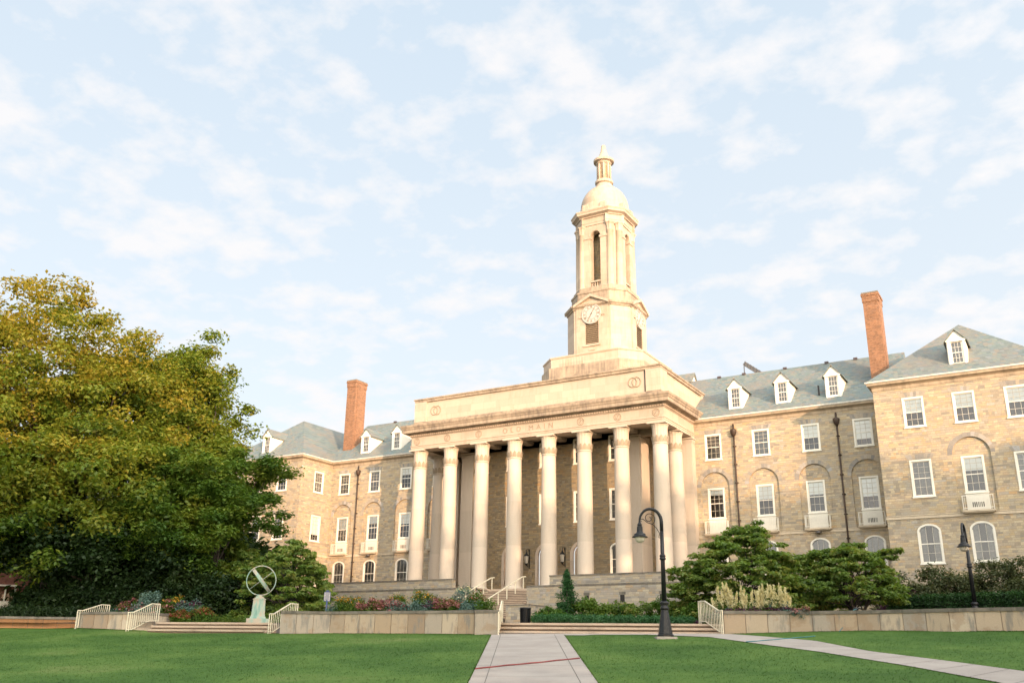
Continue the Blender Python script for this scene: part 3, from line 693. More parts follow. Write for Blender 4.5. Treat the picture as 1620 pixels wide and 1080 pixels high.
MB().tube([(10.66, -6.68, 17.0), (10.66, -6.68, 14.75)], .025, 6).build('cable', M['iron'], att)
bpy.data.objects['cable'].name = 'lightning_cable'

# ------------------------------------------------------------------ clock tower
TC = (0.0, 9.5)
def octo(h, c): return [(TC[0]+x, TC[1]+y) for x, y in [(-h+c, -h), (h-c, -h), (h, -h+c), (h, h-c), (h-c, h), (-h+c, h), (-h, h-c), (-h, -h+c)]]
def osec(mb, h, c, z0, z1, mi=0): mb.prism(octo(h, c), z0, z1, mi)
def ring(mb, poly, prof, mi=0): sweep(mb, poly, prof, True, mi)
T = MB(); osec(T, 5.6, 1.8, 15, 21.95); tw = T.build('clock_tower', M['limedirt'], B)
T = MB(); osec(T, 5.45, 1.8, 21.9, 23.0); ring(T, octo(5.45, 1.8), [(-.1, 22.86), (.05, 22.88), (.10, 22.98), (.10, 23.06), (-.1, 23.10)]); osec(T, 5.4, 1.8, 22.9, 23.09)
for s in range(9): T.box(-2.6+s*.3, 4.02, 22.0, -2.45+s*.3, 4.06, 22.75)
T.build('tower_plinth', M['limetow'], tw)
T = MB(); osec(T, 3.5, 1.45, 23.0, 28.5); osec(T, 3.62, 1.5, 23.0, 23.5)
for k in range(4):
    a = k*PI/2; ca, sa = math.cos(a), math.sin(a)
    rot = lambda u, z, d: (TC[0]+u*ca-(-3.5+d)*sa, TC[1]+u*sa+(-3.5+d)*ca, z)
    panel(T, rot, rect(-1.75, 23.5, 1.75, 28.45), [rect(-.72, 24.6, .72, 27.3)], -.10, 0)
T.build('clock_stage', M['limetow'], tw)
cs = MB(); ring(cs, octo(3.52, 1.45), [(-.1, 28.42), (.08, 28.44), (.12, 28.56), (.26, 28.66), (.30, 28.80), (.30, 28.88), (-.1, 28.95)])
cs.build('clock_stage_cornice', M['limedirt'], tw)
T = MB(); osec(T, 3.15, 1.35, 28.5, 30.25); osec(T, 3.22, 1.38, 30.25, 30.45); osec(T, 3.0, 1.3, 30.4, 30.75); ring(T, octo(2.85, 1.2), [(-.2, 30.7), (.12, 30.72), (.12, 30.9), (0, 31.0), (-.2, 31.0)]); osec(T, 2.84, 1.2, 30.4, 30.98)
T.build('tower_drum', M['limedirt'], tw)
def clock_marks(mb, rot, zc, mi):
    num = ['XII', 'I', 'II', 'III', 'IV', 'V', 'VI', 'VII', 'VIII', 'IX', 'X', 'XI']
    def stroke(u0, v0, u1, v1, w_=.035, d=-.205):
        L = math.hypot(u1-u0, v1-v0); nx, ny = -(v1-v0)/L*w_/2, (u1-u0)/L*w_/2
        pts = [(u0+nx, v0+ny), (u1+nx, v1+ny), (u1-nx, v1-ny), (u0-nx, v0-ny)]; mb.prism([(p, zc+q) for p, q in pts], d-.012, d+.01, mi, rot)
    for h_, s_ in enumerate(num):
        th = PI/2-h_*PI/6; er = (math.cos(th), math.sin(th)); et = (math.sin(th), -math.cos(th))
        widths = {'I': .05, 'V': .11, 'X': .12}; tot = sum(widths[c] for c in s_); p = -tot/2
        for c in s_:
            w2 = widths[c]; m0 = p+w2/2; p += w2
            P2 = lambda a_, r__: (et[0]*a_+er[0]*r__, et[1]*a_+er[1]*r__)
            if c == 'I': stroke(*P2(m0, .66), *P2(m0, .88), .032)
            elif c == 'V': stroke(*P2(m0-.045, .88), *P2(m0, .66), .032); stroke(*P2(m0+.045, .88), *P2(m0, .66), .018)
            else: stroke(*P2(m0-.045, .88), *P2(m0+.045, .66), .032); stroke(*P2(m0+.045, .88), *P2(m0-.045, .66), .018)
    for h_, L, w_ in ((1.0, .82, .05), (7.08, .55, .08)):
        th = PI/2-h_*PI/6; stroke(-.12*math.cos(th), -.12*math.sin(th), L*math.cos(th), L*math.sin(th), w_, -.225)
for k in range(4):
    a = k*PI/2; ca, sa = math.cos(a), math.sin(a)
    rot = lambda u, z, d, ca=ca, sa=sa: (TC[0]+u*ca-(-3.5+d)*sa, TC[1]+u*sa+(-3.5+d)*ca, z)
    zc = 27.72; nC = 40; C = MB()
    circ = lambda r_: [(r_*math.cos(2*PI*i/nC), zc+r_*math.sin(2*PI*i/nC)) for i in range(nC)]
    C.prism(circ(1.06), -.2, -.05, 0, rot)
    panel(C, rot, circ(1.06), [circ(.98)], -.235, -.19); panel(C, rot, circ(.60), [circ(.57)], -.212, -.19, 1)
    panel(C, rot, circ(.935), [circ(.92)], -.212, -.19, 1)
    clock_marks(C, rot, zc, 1); C.build('clock_face', [M['clock'], M['clockmark']], tw)
    L = MB()
    for i in range(13): z = 24.66+i*.2; L.add([rot(-.72, z, -.09), rot(.72, z, -.09), rot(.72, z+.12, .0), rot(-.72, z+.12, .0), rot(-.72, z+.03, -.09), rot(.72, z+.03, -.09), rot(.72, z+.15, .0), rot(-.72, z+.15, .0)], [(0, 1, 2, 3), (4, 7, 6, 5), (0, 4, 5, 1)])
    L.add([rot(-.72, 24.6, -.003), rot(.72, 24.6, -.003), rot(.72, 27.3, -.003), rot(-.72, 27.3, -.003)], [(0, 1, 2, 3)], 1)
    L.build('louvre', [plain('louvre slat', (.22, .16, .10), .8), M['dark']], tw)
    Pd = MB(); hw = 1.95; zb, za = 28.30, 29.80
    Pd.prism([(-hw+.25, 28.9), (hw-.25, 28.9), (0, za-.22)], -.12, .4, 0, rot)
    for s in (-1, 1):
        Pd.prism([(s*hw, 28.62), (s*hw, 28.90), (0, za+.05), (0, za-.23)][::s], -.42, .4, 0, rot)
        Pd.prism([(s*1.25-.2, 27.45), (s*1.25+.2, 27.45), (s*1.25+.14, 27.62), (s*1.25-.14, 27.62)], -.2, -.1, 0, rot)
    Pd.prism([(-.95, 24.33), (.95, 24.33), (.95, 24.47), (-.95, 24.47)], -.22, -.1, 0, rot); Pd.prism([(-.3, 23.9), (.3, 23.9), (.3, 24.05), (-.3, 24.05)], -.2, -.1, 0, rot)
    Pd.build('pediment', M['limetow'], tw)
# belfry
bf = MB(); inr = 1.95
for k in range(4):
    a = k*PI/2; ca, sa = math.cos(a), math.sin(a)
    rot = lambda u, z, d, ca=ca, sa=sa: (TC[0]+u*ca-(-2.5+d)*sa, TC[1]+u*sa+(-2.5+d)*ca, z)
    panel(bf, rot, rect(-1.42, 30.95, 1.42, 38.1), [arch(0, 31.0, 36.85, .55, .55)], 0, .75)
    bf.prism([(-1.40, 30.95), (-.60, 30.95), (-.60, 36.55), (-1.40, 36.55)], -.06, 0, 0, rot); bf.prism([(.60, 30.95), (1.40, 30.95), (1.40, 36.55), (.60, 36.55)], -.06, 0, 0, rot)
    for s in (-1, 1): bf.prism([(s*.48, 36.55), (s*1.42, 36.55), (s*1.42, 36.78), (s*.48, 36.78)][::s], -.13, .3, 0, rot)
    n = 12
    ringp = [(.78*math.cos(PI*i/n), 36.85+.78*math.sin(PI*i/n)) for i in range(n+1)]+[(.60*math.cos(PI*i/n), 36.85+.60*math.sin(PI*i/n)) for i in range(n, -1, -1)]
    tri = tessellate_polygon([[Vector((p, q, 0)) for p, q in ringp]]); bf.add([rot(p, q, -.05) for p, q in ringp], [tuple(t) for t in tri]); m_ = len(ringp)
    bf.add([rot(p, q, -.05) for p, q in ringp]+[rot(p, q, .01) for p, q in ringp], [(i, (i+1) % m_, m_+(i+1) % m_, m_+i) for i in range(m_)])
    # chamfer wall
    bf.add([rot(1.41, 30.95, .0), rot(2.5, 30.95, 1.09), rot(2.5, 38.1, 1.09), rot(1.41, 38.1, 0)], [(0, 1, 2, 3)])
    bal = MB()
    for s in range(4): u = -.42+s*.28; x_, y_q, _ = rot(u, 0, .12); bal.lathe([(.06, 31.0), (.085, 31.2), (.05, 31.45), (.07, 31.62)], x_, y_q, 8)
    bal.prism([(-.56, 31.62), (.56, 31.62), (.56, 31.78), (-.56, 31.78)], -.04, .25, 0, rot); bal.build('balustrade', M['limetow'], tw)
    ang = a-PI/4; nx, ny = math.cos(ang), math.sin(ang); tx, ty = -ny, nx; md = (2.5+1.41)/2*math.sqrt(2)/1.0
    for s in (-1, 1):
        X, Y = TC[0]+nx*(md-.02)+tx*s*.50, TC[1]+ny*(md-.02)+ty*s*.50; c2 = MB()
        c2.lathe([(.46, 30.98), (.46, 31.06), (.43, 31.12), (.40, 31.2), (.40, 33), (.365, 37.15), (.40, 37.17), (.40, 37.22), (.36, 37.26)], X, Y, 20)
        c2.lathe([(.365, 37.24), (.37, 37.55), (.42, 37.85), (.52, 38.0), (.54, 38.08)], X, Y, 16, rmod=lambda k, i: 1+.07*((i % 2)*2-1), smooth=False)
        c2.build('belfry_column', M['limetow'], tw)
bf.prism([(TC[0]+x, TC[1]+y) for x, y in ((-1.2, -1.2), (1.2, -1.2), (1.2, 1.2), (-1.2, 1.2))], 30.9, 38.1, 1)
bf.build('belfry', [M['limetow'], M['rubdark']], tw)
q = [(1.36, -2.58), (1.36, -2.84), (2.84, -1.36), (2.58, -1.36)]; en8 = []
for k in range(4):
    ca, sa = round(math.cos(k*PI/2)), round(math.sin(k*PI/2)); en8 += [(TC[0]+x*ca-y*sa, TC[1]+x*sa+y*ca) for x, y in q]
cb = MB(); cb.prism([(x, y) for x, y in en8], 38.09, 39.05); ring(cb, en8, [(-.05, 38.35), (.03, 38.36), (.03, 38.42), (-.05, 38.43)])
ring(cb, octo(2.66, 1.02), [(-.1, 38.95), (.06, 38.98), (.10, 39.08), (.22, 39.14), (.40, 39.22), (.42, 39.26), (.42, 39.42), (.50, 39.56), (.52, 39.66), (-.1, 39.75)]); cb.prism(octo(2.66, 1.02), 39.04, 39.70)
cb.build('belfry_cornice', M['limetow'], tw)
dm = MB(); prof = [(2.9, 39.6), (2.9, 40.0), (2.66, 40.05), (2.66, 40.7), (2.60, 40.75)]+[(2.58*math.cos(R(t)), 40.9+2.75*math.sin(R(t))) for t in range(0, 76, 5)]
dm.lathe(prof, TC[0], TC[1], 48, smooth=True)
for k in range(8):
    th = PI/8+k*PI/4; x_, y_q = TC[0]+2.62*math.cos(th), TC[1]+2.62*math.sin(th); dm.box(x_-.32, y_q-.32, 39.9, x_+.32, y_q+.32, 40.55)
dm.build('dome', M['limetow'], tw)
ln = MB(); ln.lathe([(.95, 43.35), (.92, 43.8), (.78, 43.95), (.98, 44.05), (1.0, 44.2), (.98, 44.32), (.80, 44.36), (.62, 44.4), (.58, 44.6), (.58, 46.3), (.80, 46.45), (.85, 46.6), (1.12, 46.68), (1.14, 46.92), (1.06, 47.0), (.80, 47.14), (.58, 47.4), (.42, 47.8), (.31, 48.2), (.25, 48.55), (.25, 48.78), (.18, 48.86), (.0, 48.88)], TC[0], TC[1], 24, smooth=False)
for k in range(8):
    th = k*PI/4+PI/8; x_, y_q = TC[0]+.68*math.cos(th), TC[1]+.68*math.sin(th); ln.lathe([(.13, 44.34), (.13, 46.5)], x_, y_q, 8)
ln.build('lantern', M['limetow'], tw)
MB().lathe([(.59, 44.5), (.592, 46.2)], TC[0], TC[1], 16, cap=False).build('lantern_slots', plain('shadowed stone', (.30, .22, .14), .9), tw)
# ------------------------------------------------------------------ podium, parapet and portico stairs (part of the building)
pd = MB(); pd.box(-17.5, -8.45, -.2, 17.5, .2, -.004)
pd.box(-17.3, -10.9, -.2, -2.4, -8.451, -.004); pd.box(2.4, -10.9, -.2, 17.3, -8.451, -.004)
pd.build('portico_floor', M['step'], B)
pw = MB()
for sg in (1, -1):
    def bx(xa, ya, za, xb, yb, zb): pw.box(sg*xa, ya, za, sg*xb, yb, zb)
    bx(2.4, -11.0, Z0, 17.5, -10.5, -.12); bx(17.0, -10.5, Z0, 17.5, .0, -.12)
    bx(4.35, -11.0, -.02, 17.5, -10.5, .60); bx(17.0, -10.5, -.02, 17.5, -.1, .60)
    bx(2.4, -10.5, Z0, 2.9, -8.4, -.12)
    bx(2.4, -14.0, Z0, 4.35, -11.003, -1.62)
pw.build('podium_wall', M['rubgrey'], B)
pc = MB()
for sg in (1, -1):
    pc.box(sg*2.36, -11.04, -.12, sg*17.54, -10.46, -.02); pc.box(sg*4.32, -11.04, .60, sg*17.54, -10.46, .68); pc.box(sg*16.96, -10.459, .60, sg*17.54, -.1, .68); pc.box(sg*2.36, -14.04, -1.62, sg*4.39, -11.005, -1.54)
    for x in (7.4, 10.2, 13.2): pc.box(sg*x-.25, -11.012, -.82, sg*x+.25, -10.9, -.62)
pc.build('podium_coping', M['coping'], B)
pv = MB()
for sg in (1, -1):
    for x in (7.4, 10.2, 13.2): pv.box(sg*x-.17, -11.006, -1.35, sg*x+.17, -10.9, -.83)
pv.build('podium_vent', M['dark'], B)
st = MB()
for i in range(24):
    z1 = -.150*(i+1); y1 = -8.45-i*.375
    st.box(-2.4, y1-.375+.03, Z0, 2.4, y1+.03, z1-.05, 1)
    st.box(-2.4, y1-.375-.02, z1-.055, 2.4, y1+.0, z1)
st.build('portico_stairs', [M['step'], M['stepd']], B)
# ------------------------------------------------------------------ terrain, in (t, s): metres right of / ahead of the camera
WT = np.array([-90, -27, -23.42, -20.54, -17.9, -11.48, -6.79, -1.5, -0.41, 9.34, 12.91, 14.76, 16.26, 18.37, 19.41, 26, 60.])
WS = np.array([60, 56.5, 53.71, 52.57, 51.8, 49.08, 47.6, 44.9, 44.4, 42.18, 41.39, 40.28, 38.99, 37.05, 36.24, 31, 12.])
WZ = np.array([-4.0, -4.0, -3.99, -4.08, -4.2, -4.23, -4.18, -4.2, -4.22, -4.10, -3.97, -3.93, -3.95, -3.98, -3.99, -4.0, -4.0])
def ground(t, s):
    t = np.asarray(t, float); s = np.asarray(s, float); sw = np.interp(t, WT, WS); zb = np.interp(t, WT, WZ)
    tc = np.clip(t, -30, 24)
    pl = lambda t_, s_: -8.33+.092*np.where(s_ > 20, s_, 20-(20-np.maximum(s_, -30))*.4)+.04*t_
    return pl(tc, s)+(zb-pl(tc, sw))*np.exp(-np.maximum(sw-s, 0)/7.0)
def gpt(t, s, dz=0.0): x, y = xy(t, s); return (x, y, float(ground(t, s))+dz)
def at_ground(px, py):
    v = ray(px, py); lo, hi = 8.0, 60.0
    f = lambda k: (CAM+v*k)[2]-float(ground(*ts(*(CAM+v*k)[:2])))
    ks = np.linspace(8, 56, 400); fs = [f(k) for k in ks]
    for a, b, fa, fb in zip(ks, ks[1:], fs, fs[1:]):
        if fa > 0 >= fb or fa < 0 <= fb: return ts(*(CAM+v*(a+(b-a)*fa/(fa-fb)))[:2])
    return None
def gridmesh(tv, sfun, ns, zf, name, mat, kind='structure'):
    vs = []; 
    for t in tv:
        for s in sfun(t, ns): vs.append((*xy(t, s), float(zf(t, s))))
    nt = len(tv); fs = [(i*ns+j, (i+1)*ns+j, (i+1)*ns+j+1, i*ns+j+1) for i in range(nt-1) for j in range(ns-1)]
    mb = MB().add(vs, fs, 0, True); o = mb.build(name, mat); o['kind'] = kind; return o
tv = np.concatenate([np.linspace(-90, -30, 12), np.linspace(-28, 24, 105), np.linspace(26, 60, 12)])
gridmesh(tv, lambda t, n: np.linspace(-70, float(np.interp(t, WT, WS))+.5, n), 110, ground, 'lawn', M['grass'])
ZT = -3.64
STEP_C = [(-19.0, 52.55), (-12.3, 50.6)]; STEP_R = [(-.35, 45.75), (4.4, 44.4), (9.5, 43.1)]
# terrace ground, reaching the horizon behind the wall line
TT = [-400, -90, -27, -23.4, -20.2, -20.1, -19.0, -12.3, -11.4, -11.3, -10.2, -9.3, -8.8, -6.8, -1.5, -.45, -.35, 4.4, 9.5, 9.6, 12.9, 14.8, 16.3, 18.4, 19.4, 26, 60, 400]
TS = [150, 60.2, 56.8, 54.0, 53.0, 52.9, 52.60, 50.65, 49.5, 49.35, 49.1, 49.4, 49.2, 48.0, 45.3, 45.0, 45.8, 44.45, 43.15, 42.5, 41.7, 40.6, 39.3, 37.3, 36.5, 31.3, 12.3, 12.3]
vs = [(*xy(t, s), ZT-.012) for t, s in zip(TT, TS)]+[(*xy(t, 900), ZT-.012) for t in TT]; n = len(TT)
o = MB().add(vs, [(i, i+1, n+i+1, n+i) for i in range(n-1)]).build('terrace_ground', M['soil']); o['kind'] = 'structure'
far = MB().add([(-900, -700, -12), (900, -700, -12), (900, -120, -9.9), (-900, -120, -9.9)], [(0, 1, 2, 3)]).build('ground', M['grass']); far['kind'] = 'structure'
# terrace paving behind the right-hand steps up to the portico stairs
pv_ = MB(); pts = [xy(-.3, 45.9), xy(3.0, 45.0), (2.9, -17.4), (-2.6, -17.4), xy(-11.5, 51), xy(-12.3, 50.8), xy(-19, 52.8), xy(-19.5, 54), (-6, -24)]
pv_.add([(*xy(-.25, 45.85), ZT), (*xy(4.4, 44.5), ZT), (*xy(9.4, 43.2), ZT), (8, -26, ZT), (2.9, -17.4, ZT), (-2.6, -17.4, ZT), (-4, -26, ZT), (*xy(-19, 52.75), ZT), (*xy(-12.3, 50.75), ZT)], [(0, 1, 2, 3, 4, 5, 6, 7, 8)])
pv_.build('terrace_paving', M['pave'])['kind'] = 'structure'
# paths
def strip(edgeL, edgeR, name, dz, nseg=30, joints=0.0):
    vs = []
    for k in range(nseg+1):
        f = k/nseg
        for (a, b) in (edgeL, edgeR):
            t, s = a[0]+(b[0]-a[0])*f, a[1]+(b[1]-a[1])*f; vs.append(gpt(t, s, dz))
    o = MB().add(vs, [(2*k, 2*k+1, 2*k+3, 2*k+2) for k in range(nseg)]).build(name, M['pave']); o['kind'] = 'structure'; return o
pl0, pl1 = at_ground(742, 1078), at_ground(777, 1005); pr0, pr1 = at_ground(944, 1078), at_ground(893, 1005)
def ext(a, b, f): return (a[0]+(b[0]-a[0])*f, a[1]+(b[1]-a[1])*f)
PL = (ext(pl1, pl0, 2.2), ext(pl0, pl1, 1.03)); PR = (ext(pr1, pr0, 2.2), ext(pr0, pr1, 1.03))
strip(PL, PR, 'path', .022)
jm = MB()
def jline(a, b, w, dz=.027, n=24):
    d = np.array([b[0]-a[0], b[1]-a[1]]); d /= np.hypot(*d); q = np.array([-d[1], d[0]])*w/2
    for k in range(n):
        p0, p1 = ext(a, b, k/n), ext(a, b, (k+1)/n)
        jm.add([gpt(p0[0]-q[0], p0[1]-q[1], dz), gpt(p0[0]+q[0], p0[1]+q[1], dz), gpt(p1[0]+q[0], p1[1]+q[1], dz), gpt(p1[0]-q[0], p1[1]-q[1], dz)], [(0, 1, 2, 3)])
for f in (.13, .87): jline(ext(PL[0], PR[0], f), ext(PL[1], PR[1], f), .022)
for k in range(13): a_ = k/13+.03; jline(ext(PL[0], PL[1], a_), ext(PR[0], PR[1], a_), .02, n=4)
# side path running off to the right from the foot of the steps
up_px = [(1155, 1002.6), (1200, 1006), (1290, 1013.5), (1376, 1030), (1500, 1045.5), (1619, 1061.5)]
lo_px = [(1020, 1003.5), (1122, 1007.5), (1220, 1021), (1290, 1030), (1440, 1054), (1560, 1076)]
U = [at_ground(*p) for p in up_px]; L = [at_ground(*p) for p in lo_px]
U.append(ext(U[-2], U[-1], 3)); L.append(ext(L[-2], L[-1], 3))
def resample(P_, n):
    P_ = np.array(P_); d = np.r_[0, np.cumsum(np.hypot(*np.diff(P_, axis=0).T))]; q = np.linspace(0, d[-1], n); return np.c_[np.interp(q, d, P_[:, 0]), np.interp(q, d, P_[:, 1])]
Ur, Lr = resample(U, 50), resample(L, 50)
vs = [];
for a_, b_ in zip(Ur, Lr): vs += [gpt(*a_, .018), gpt(*b_, .018)]
o = MB().add(vs, [(2*k, 2*k+1, 2*k+3, 2*k+2) for k in range(49)]).build('side_path', M['pave']); o['kind'] = 'structure'
# landing at the foot of the steps
ft = [(-.55, 44.2), (9.3, 41.8)]
vs = [];
for k in range(21):
    f = k/20; t = ft[0][0]+(ft[1][0]-ft[0][0])*f; s1 = np.interp(t, [p[0] for p in STEP_R], [p[1] for p in STEP_R])-.6; vs += [gpt(t, s1, .014), gpt(t, s1-(1.1 if t < 3.6 else .75), .014)]
MB().add(vs, [(2*k, 2*k+1, 2*k+3, 2*k+2) for k in range(20)]).build('path_landing', M['pave'])['kind'] = 'structure'
for k in range(2, 48, 3): jline(tuple(Ur[k]), tuple(Lr[k]), .02, .024, 3)
jm.build('path_joints', M['joint'])['kind'] = 'structure'
# ------------------------------------------------------------------ stone steps, retaining walls, handrails
def steps(line, label, name='garden_steps'):
    e = tag(empty(name, (*xy(*line[0]), -4.2)), label, 'steps'); e0 = Vector(e.location)
    d = np.array([line[-1][0]-line[0][0], line[-1][1]-line[0][1]]); d /= np.hypot(*d); q = (d[1], -d[0])
    for k in range(3):
        mb = MB(); z = ZT-.19*k; f = .36*k
        fr_ = [xy(t+q[0]*f, s+q[1]*f) for t, s in line]; bk = [xy(t-q[0]*(.6 if k == 0 else -.36*k+.38), s-q[1]*(.6 if k == 0 else -.36*k+.38)) for t, s in line]
        poly = fr_+bk[::-1]; mb.prism(poly, z-.10, z)
        fr2 = [xy(t+q[0]*(f-.11), s+q[1]*(f-.11)) for t, s in line]; mb.prism(fr2+bk[::-1], -5, z-.10, 1)  # riser below, its dark tone standing for the nosing's shade
        o = mb.build('step', [M['step'], M['stepd']], e); o.location = -e0; o.matrix_parent_inverse = Matrix.Identity(4)
    return e
steps(STEP_C, 'three broad stone steps in front of the armillary sphere, between cream handrails')
steps(STEP_R, 'three wide stone steps at the head of the concrete path, below the portico stairs')
ZC = -3.12
def off_line(pts, d):
    """offset polyline in (t, s) to the back"""
    out = []; P_ = np.array(pts, float)
    for i in range(len(P_)):
        a = P_[max(i-1, 0)]; b = P_[min(i+1, len(P_)-1)]; v = b-a; v /= np.hypot(*v); out.append((P_[i][0]-v[1]*d, P_[i][1]+v[0]*d))
    return out
def retaining_wall(pts, label, ztop=ZC, pl_=.92, thick=.45, mat='panel', piers=()):
    e = tag(empty('retaining_wall', (*xy(*pts[0]), -4.2)), label, 'retaining wall'); L_ = Vector(e.location)
    P_ = resample(pts, max(2, int(round(np.sum(np.hypot(*np.diff(np.array(pts), axis=0).T))/pl_))+1)); Bk = np.array(off_line(P_, thick))
    mb = MB(); cp_ = MB(); Fo = np.array(off_line(P_, -.045)); Bo = np.array(off_line(P_, thick+.03))
    for i in range(len(P_)-1):
        g_ = .016/pl_
        a, b = P_[i]+(P_[i+1]-P_[i])*g_, P_[i+1]-(P_[i+1]-P_[i])*g_; c, d = Bk[i+1], Bk[i]
        zb = min(float(ground(*a)), float(ground(*b)))-.4
        mb.prism([xy(*a), xy(*b), xy(*c), xy(*d)], zb, ztop-.135, rnd=random.random())
    mb.add([(*xy(*(p+(q_-p)*.05)), z) for p, q_ in zip(P_, Bk) for z in (-4.8, ztop-.15)], [(2*i, 2*i+2, 2*i+3, 2*i+1) for i in range(len(P_)-1)], 1)
    for i in range(0, len(P_)-1, 2):
        j = min(i+2, len(P_)-1); seg = [Fo[k]+(Fo[j]-Fo[i])*(.003 if k == i else (-.003 if k == j else 0)) for k in range(i, j+1)]
        cp_.prism([xy(*p) for p in seg]+[xy(*Bo[k]) for k in range(j, i-1, -1)], ztop-.134, ztop)
    for o in (mb.build('wall_panels', [M[mat], M['stepd']], e), cp_.build('coping', M['coping'], e)): o.location = -L_
    return e
retaining_wall([(-18.4, 55.2), (-20.45, 52.7), (-23.42, 53.71), (-24.2, 54.6)][::-1], 'short sandstone retaining wall between the two leftmost cream handrails')
retaining_wall([(-9.7, 52.6), (-11.48, 49.08), (-10.1, 48.6), (-9.2, 49.0), (-6.79, 47.6), (-3.11, 46.0), (-1.55, 45.0)][1:], 'long sandstone retaining wall below the pink flower bed, left of the concrete path')
retaining_wall([(-1.53, 44.75), (-.42, 44.42), (-.35, 46.9)], 'sandstone wall end pier beside the handrail at the head of the concrete path', pl_=1.12, thick=.4)
retaining_wall([(9.42, 44.9), (9.40, 42.18), (11.6, 41.75), (12.91, 41.39), (14.76, 40.28), (16.26, 38.99), (17.29, 37.89), (18.37, 37.05), (19.41, 36.24), (26, 31)][1:], 'long stained sandstone retaining wall on the right, below the dogwoods and the hedge')
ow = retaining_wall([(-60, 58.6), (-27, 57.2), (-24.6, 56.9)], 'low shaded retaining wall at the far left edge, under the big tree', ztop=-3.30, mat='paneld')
def handrail(p0, dirv, label, zf, L1=.3, L2=1.15, L3=.55, zt=ZT, hgt=.98):
    """p0: plan point (t, s) of the foot at the lower end; dirv: direction of climb in (t, s)"""
    d = np.array(dirv, float); d /= np.hypot(*d); x0, y0 = xy(*p0); x1, y1 = xy(p0[0]+d[0], p0[1]+d[1]); ang = math.atan2(y1-y0, x1-x0)
    e = tag(empty('handrail', (x0, y0, zf), ang), label, 'handrail', 'cream metal handrails beside the terrace steps')
    rise = zt-zf; Lt = L1+L2+L3
    def zb(u): return 0 if u < L1 else (rise*(u-L1)/L2 if u < L1+L2 else rise)
    pts = [(0, 0), (L1, 0), (L1+L2, rise), (Lt, rise)]
    t_ = MB(); b_ = MB()
    for (u0, z0), (u1, z1) in zip(pts, pts[1:]): t_.bar((u0-.01, 0, z0+hgt), (u1+.01, 0, z1+hgt), .055, .045); b_.bar((u0, 0, z0+.10), (u1, 0, z1+.10), .035, .03)
    t_.build('top_rail', M['cream'], e); b_.build('bottom_rail', M['cream'], e)
    for u in (0.0, .15, Lt-.15, Lt): MB().box(u-.02, -.02, zb(u)-.02, u+.02, .02, zb(u)+hgt).build('post', M['cream'], e)
    n = int((Lt-.3)/.125)
    bme = None
    for i in range(1, n):
        u = .15+(Lt-.3)*i/n; MB().box(u-.011, -.011, zb(u)+.1, u+.011, .011, zb(u)+hgt).build('baluster', M['cream'], e)
    return e
YD = (.512, .859)
handrail((-23.9, 53.9), YD, 'leftmost of the cream handrails, beside the far dark terrace wall', -4.02)
handrail((-20.3, 51.9), YD, 'cream handrail on the left side of the steps in front of the armillary sphere', -4.16)
handrail((-12.15, 49.5), YD, 'cream handrail on the right side of the steps in front of the armillary sphere', -4.22)
handrail((-.42, 44.15), (.09, 1), 'cream handrail seen end-on beside the wall pier left of the wide steps', -4.22)
handrail((9.3, 41.95), (-.32, .95), 'cream handrail on the right end of the wide steps, beside the long right-hand wall', -4.10)
def stair_rail(x, ya, yb, label):
    e = tag(empty('stair_rail', (x, ya, 0)), label, 'handrail', 'cream stair rails on the portico stairs')
    za, zb_ = -.39*(-8.45-ya), -.39*(-8.45-yb); m_ = MB(); m_.bar((0, 0, za+.92), (0, yb-ya, zb_+.92), .07, .07); m_.bar((0, yb-ya, zb_+.92), (0, yb-ya+.5, .92), .07, .07); m_.build('top_rail', M['cream'], e)
    n = 5
    for i in range(n): y = ya+.15+(yb-ya)*i/(n-1); MB().box(-.03, y-ya-.03, min(0, -.39*(-8.45-y)), .03, y-ya+.03, -.39*(-8.45-y)+.9).build('post', M['cream'], e)
stair_rail(.65, -13.6, -8.6, 'cream stair rail up the middle of the portico stairs')
stair_rail(-2.25, -13.6, -8.6, 'cream stair rail at the left side of the portico stairs, behind the flowers')

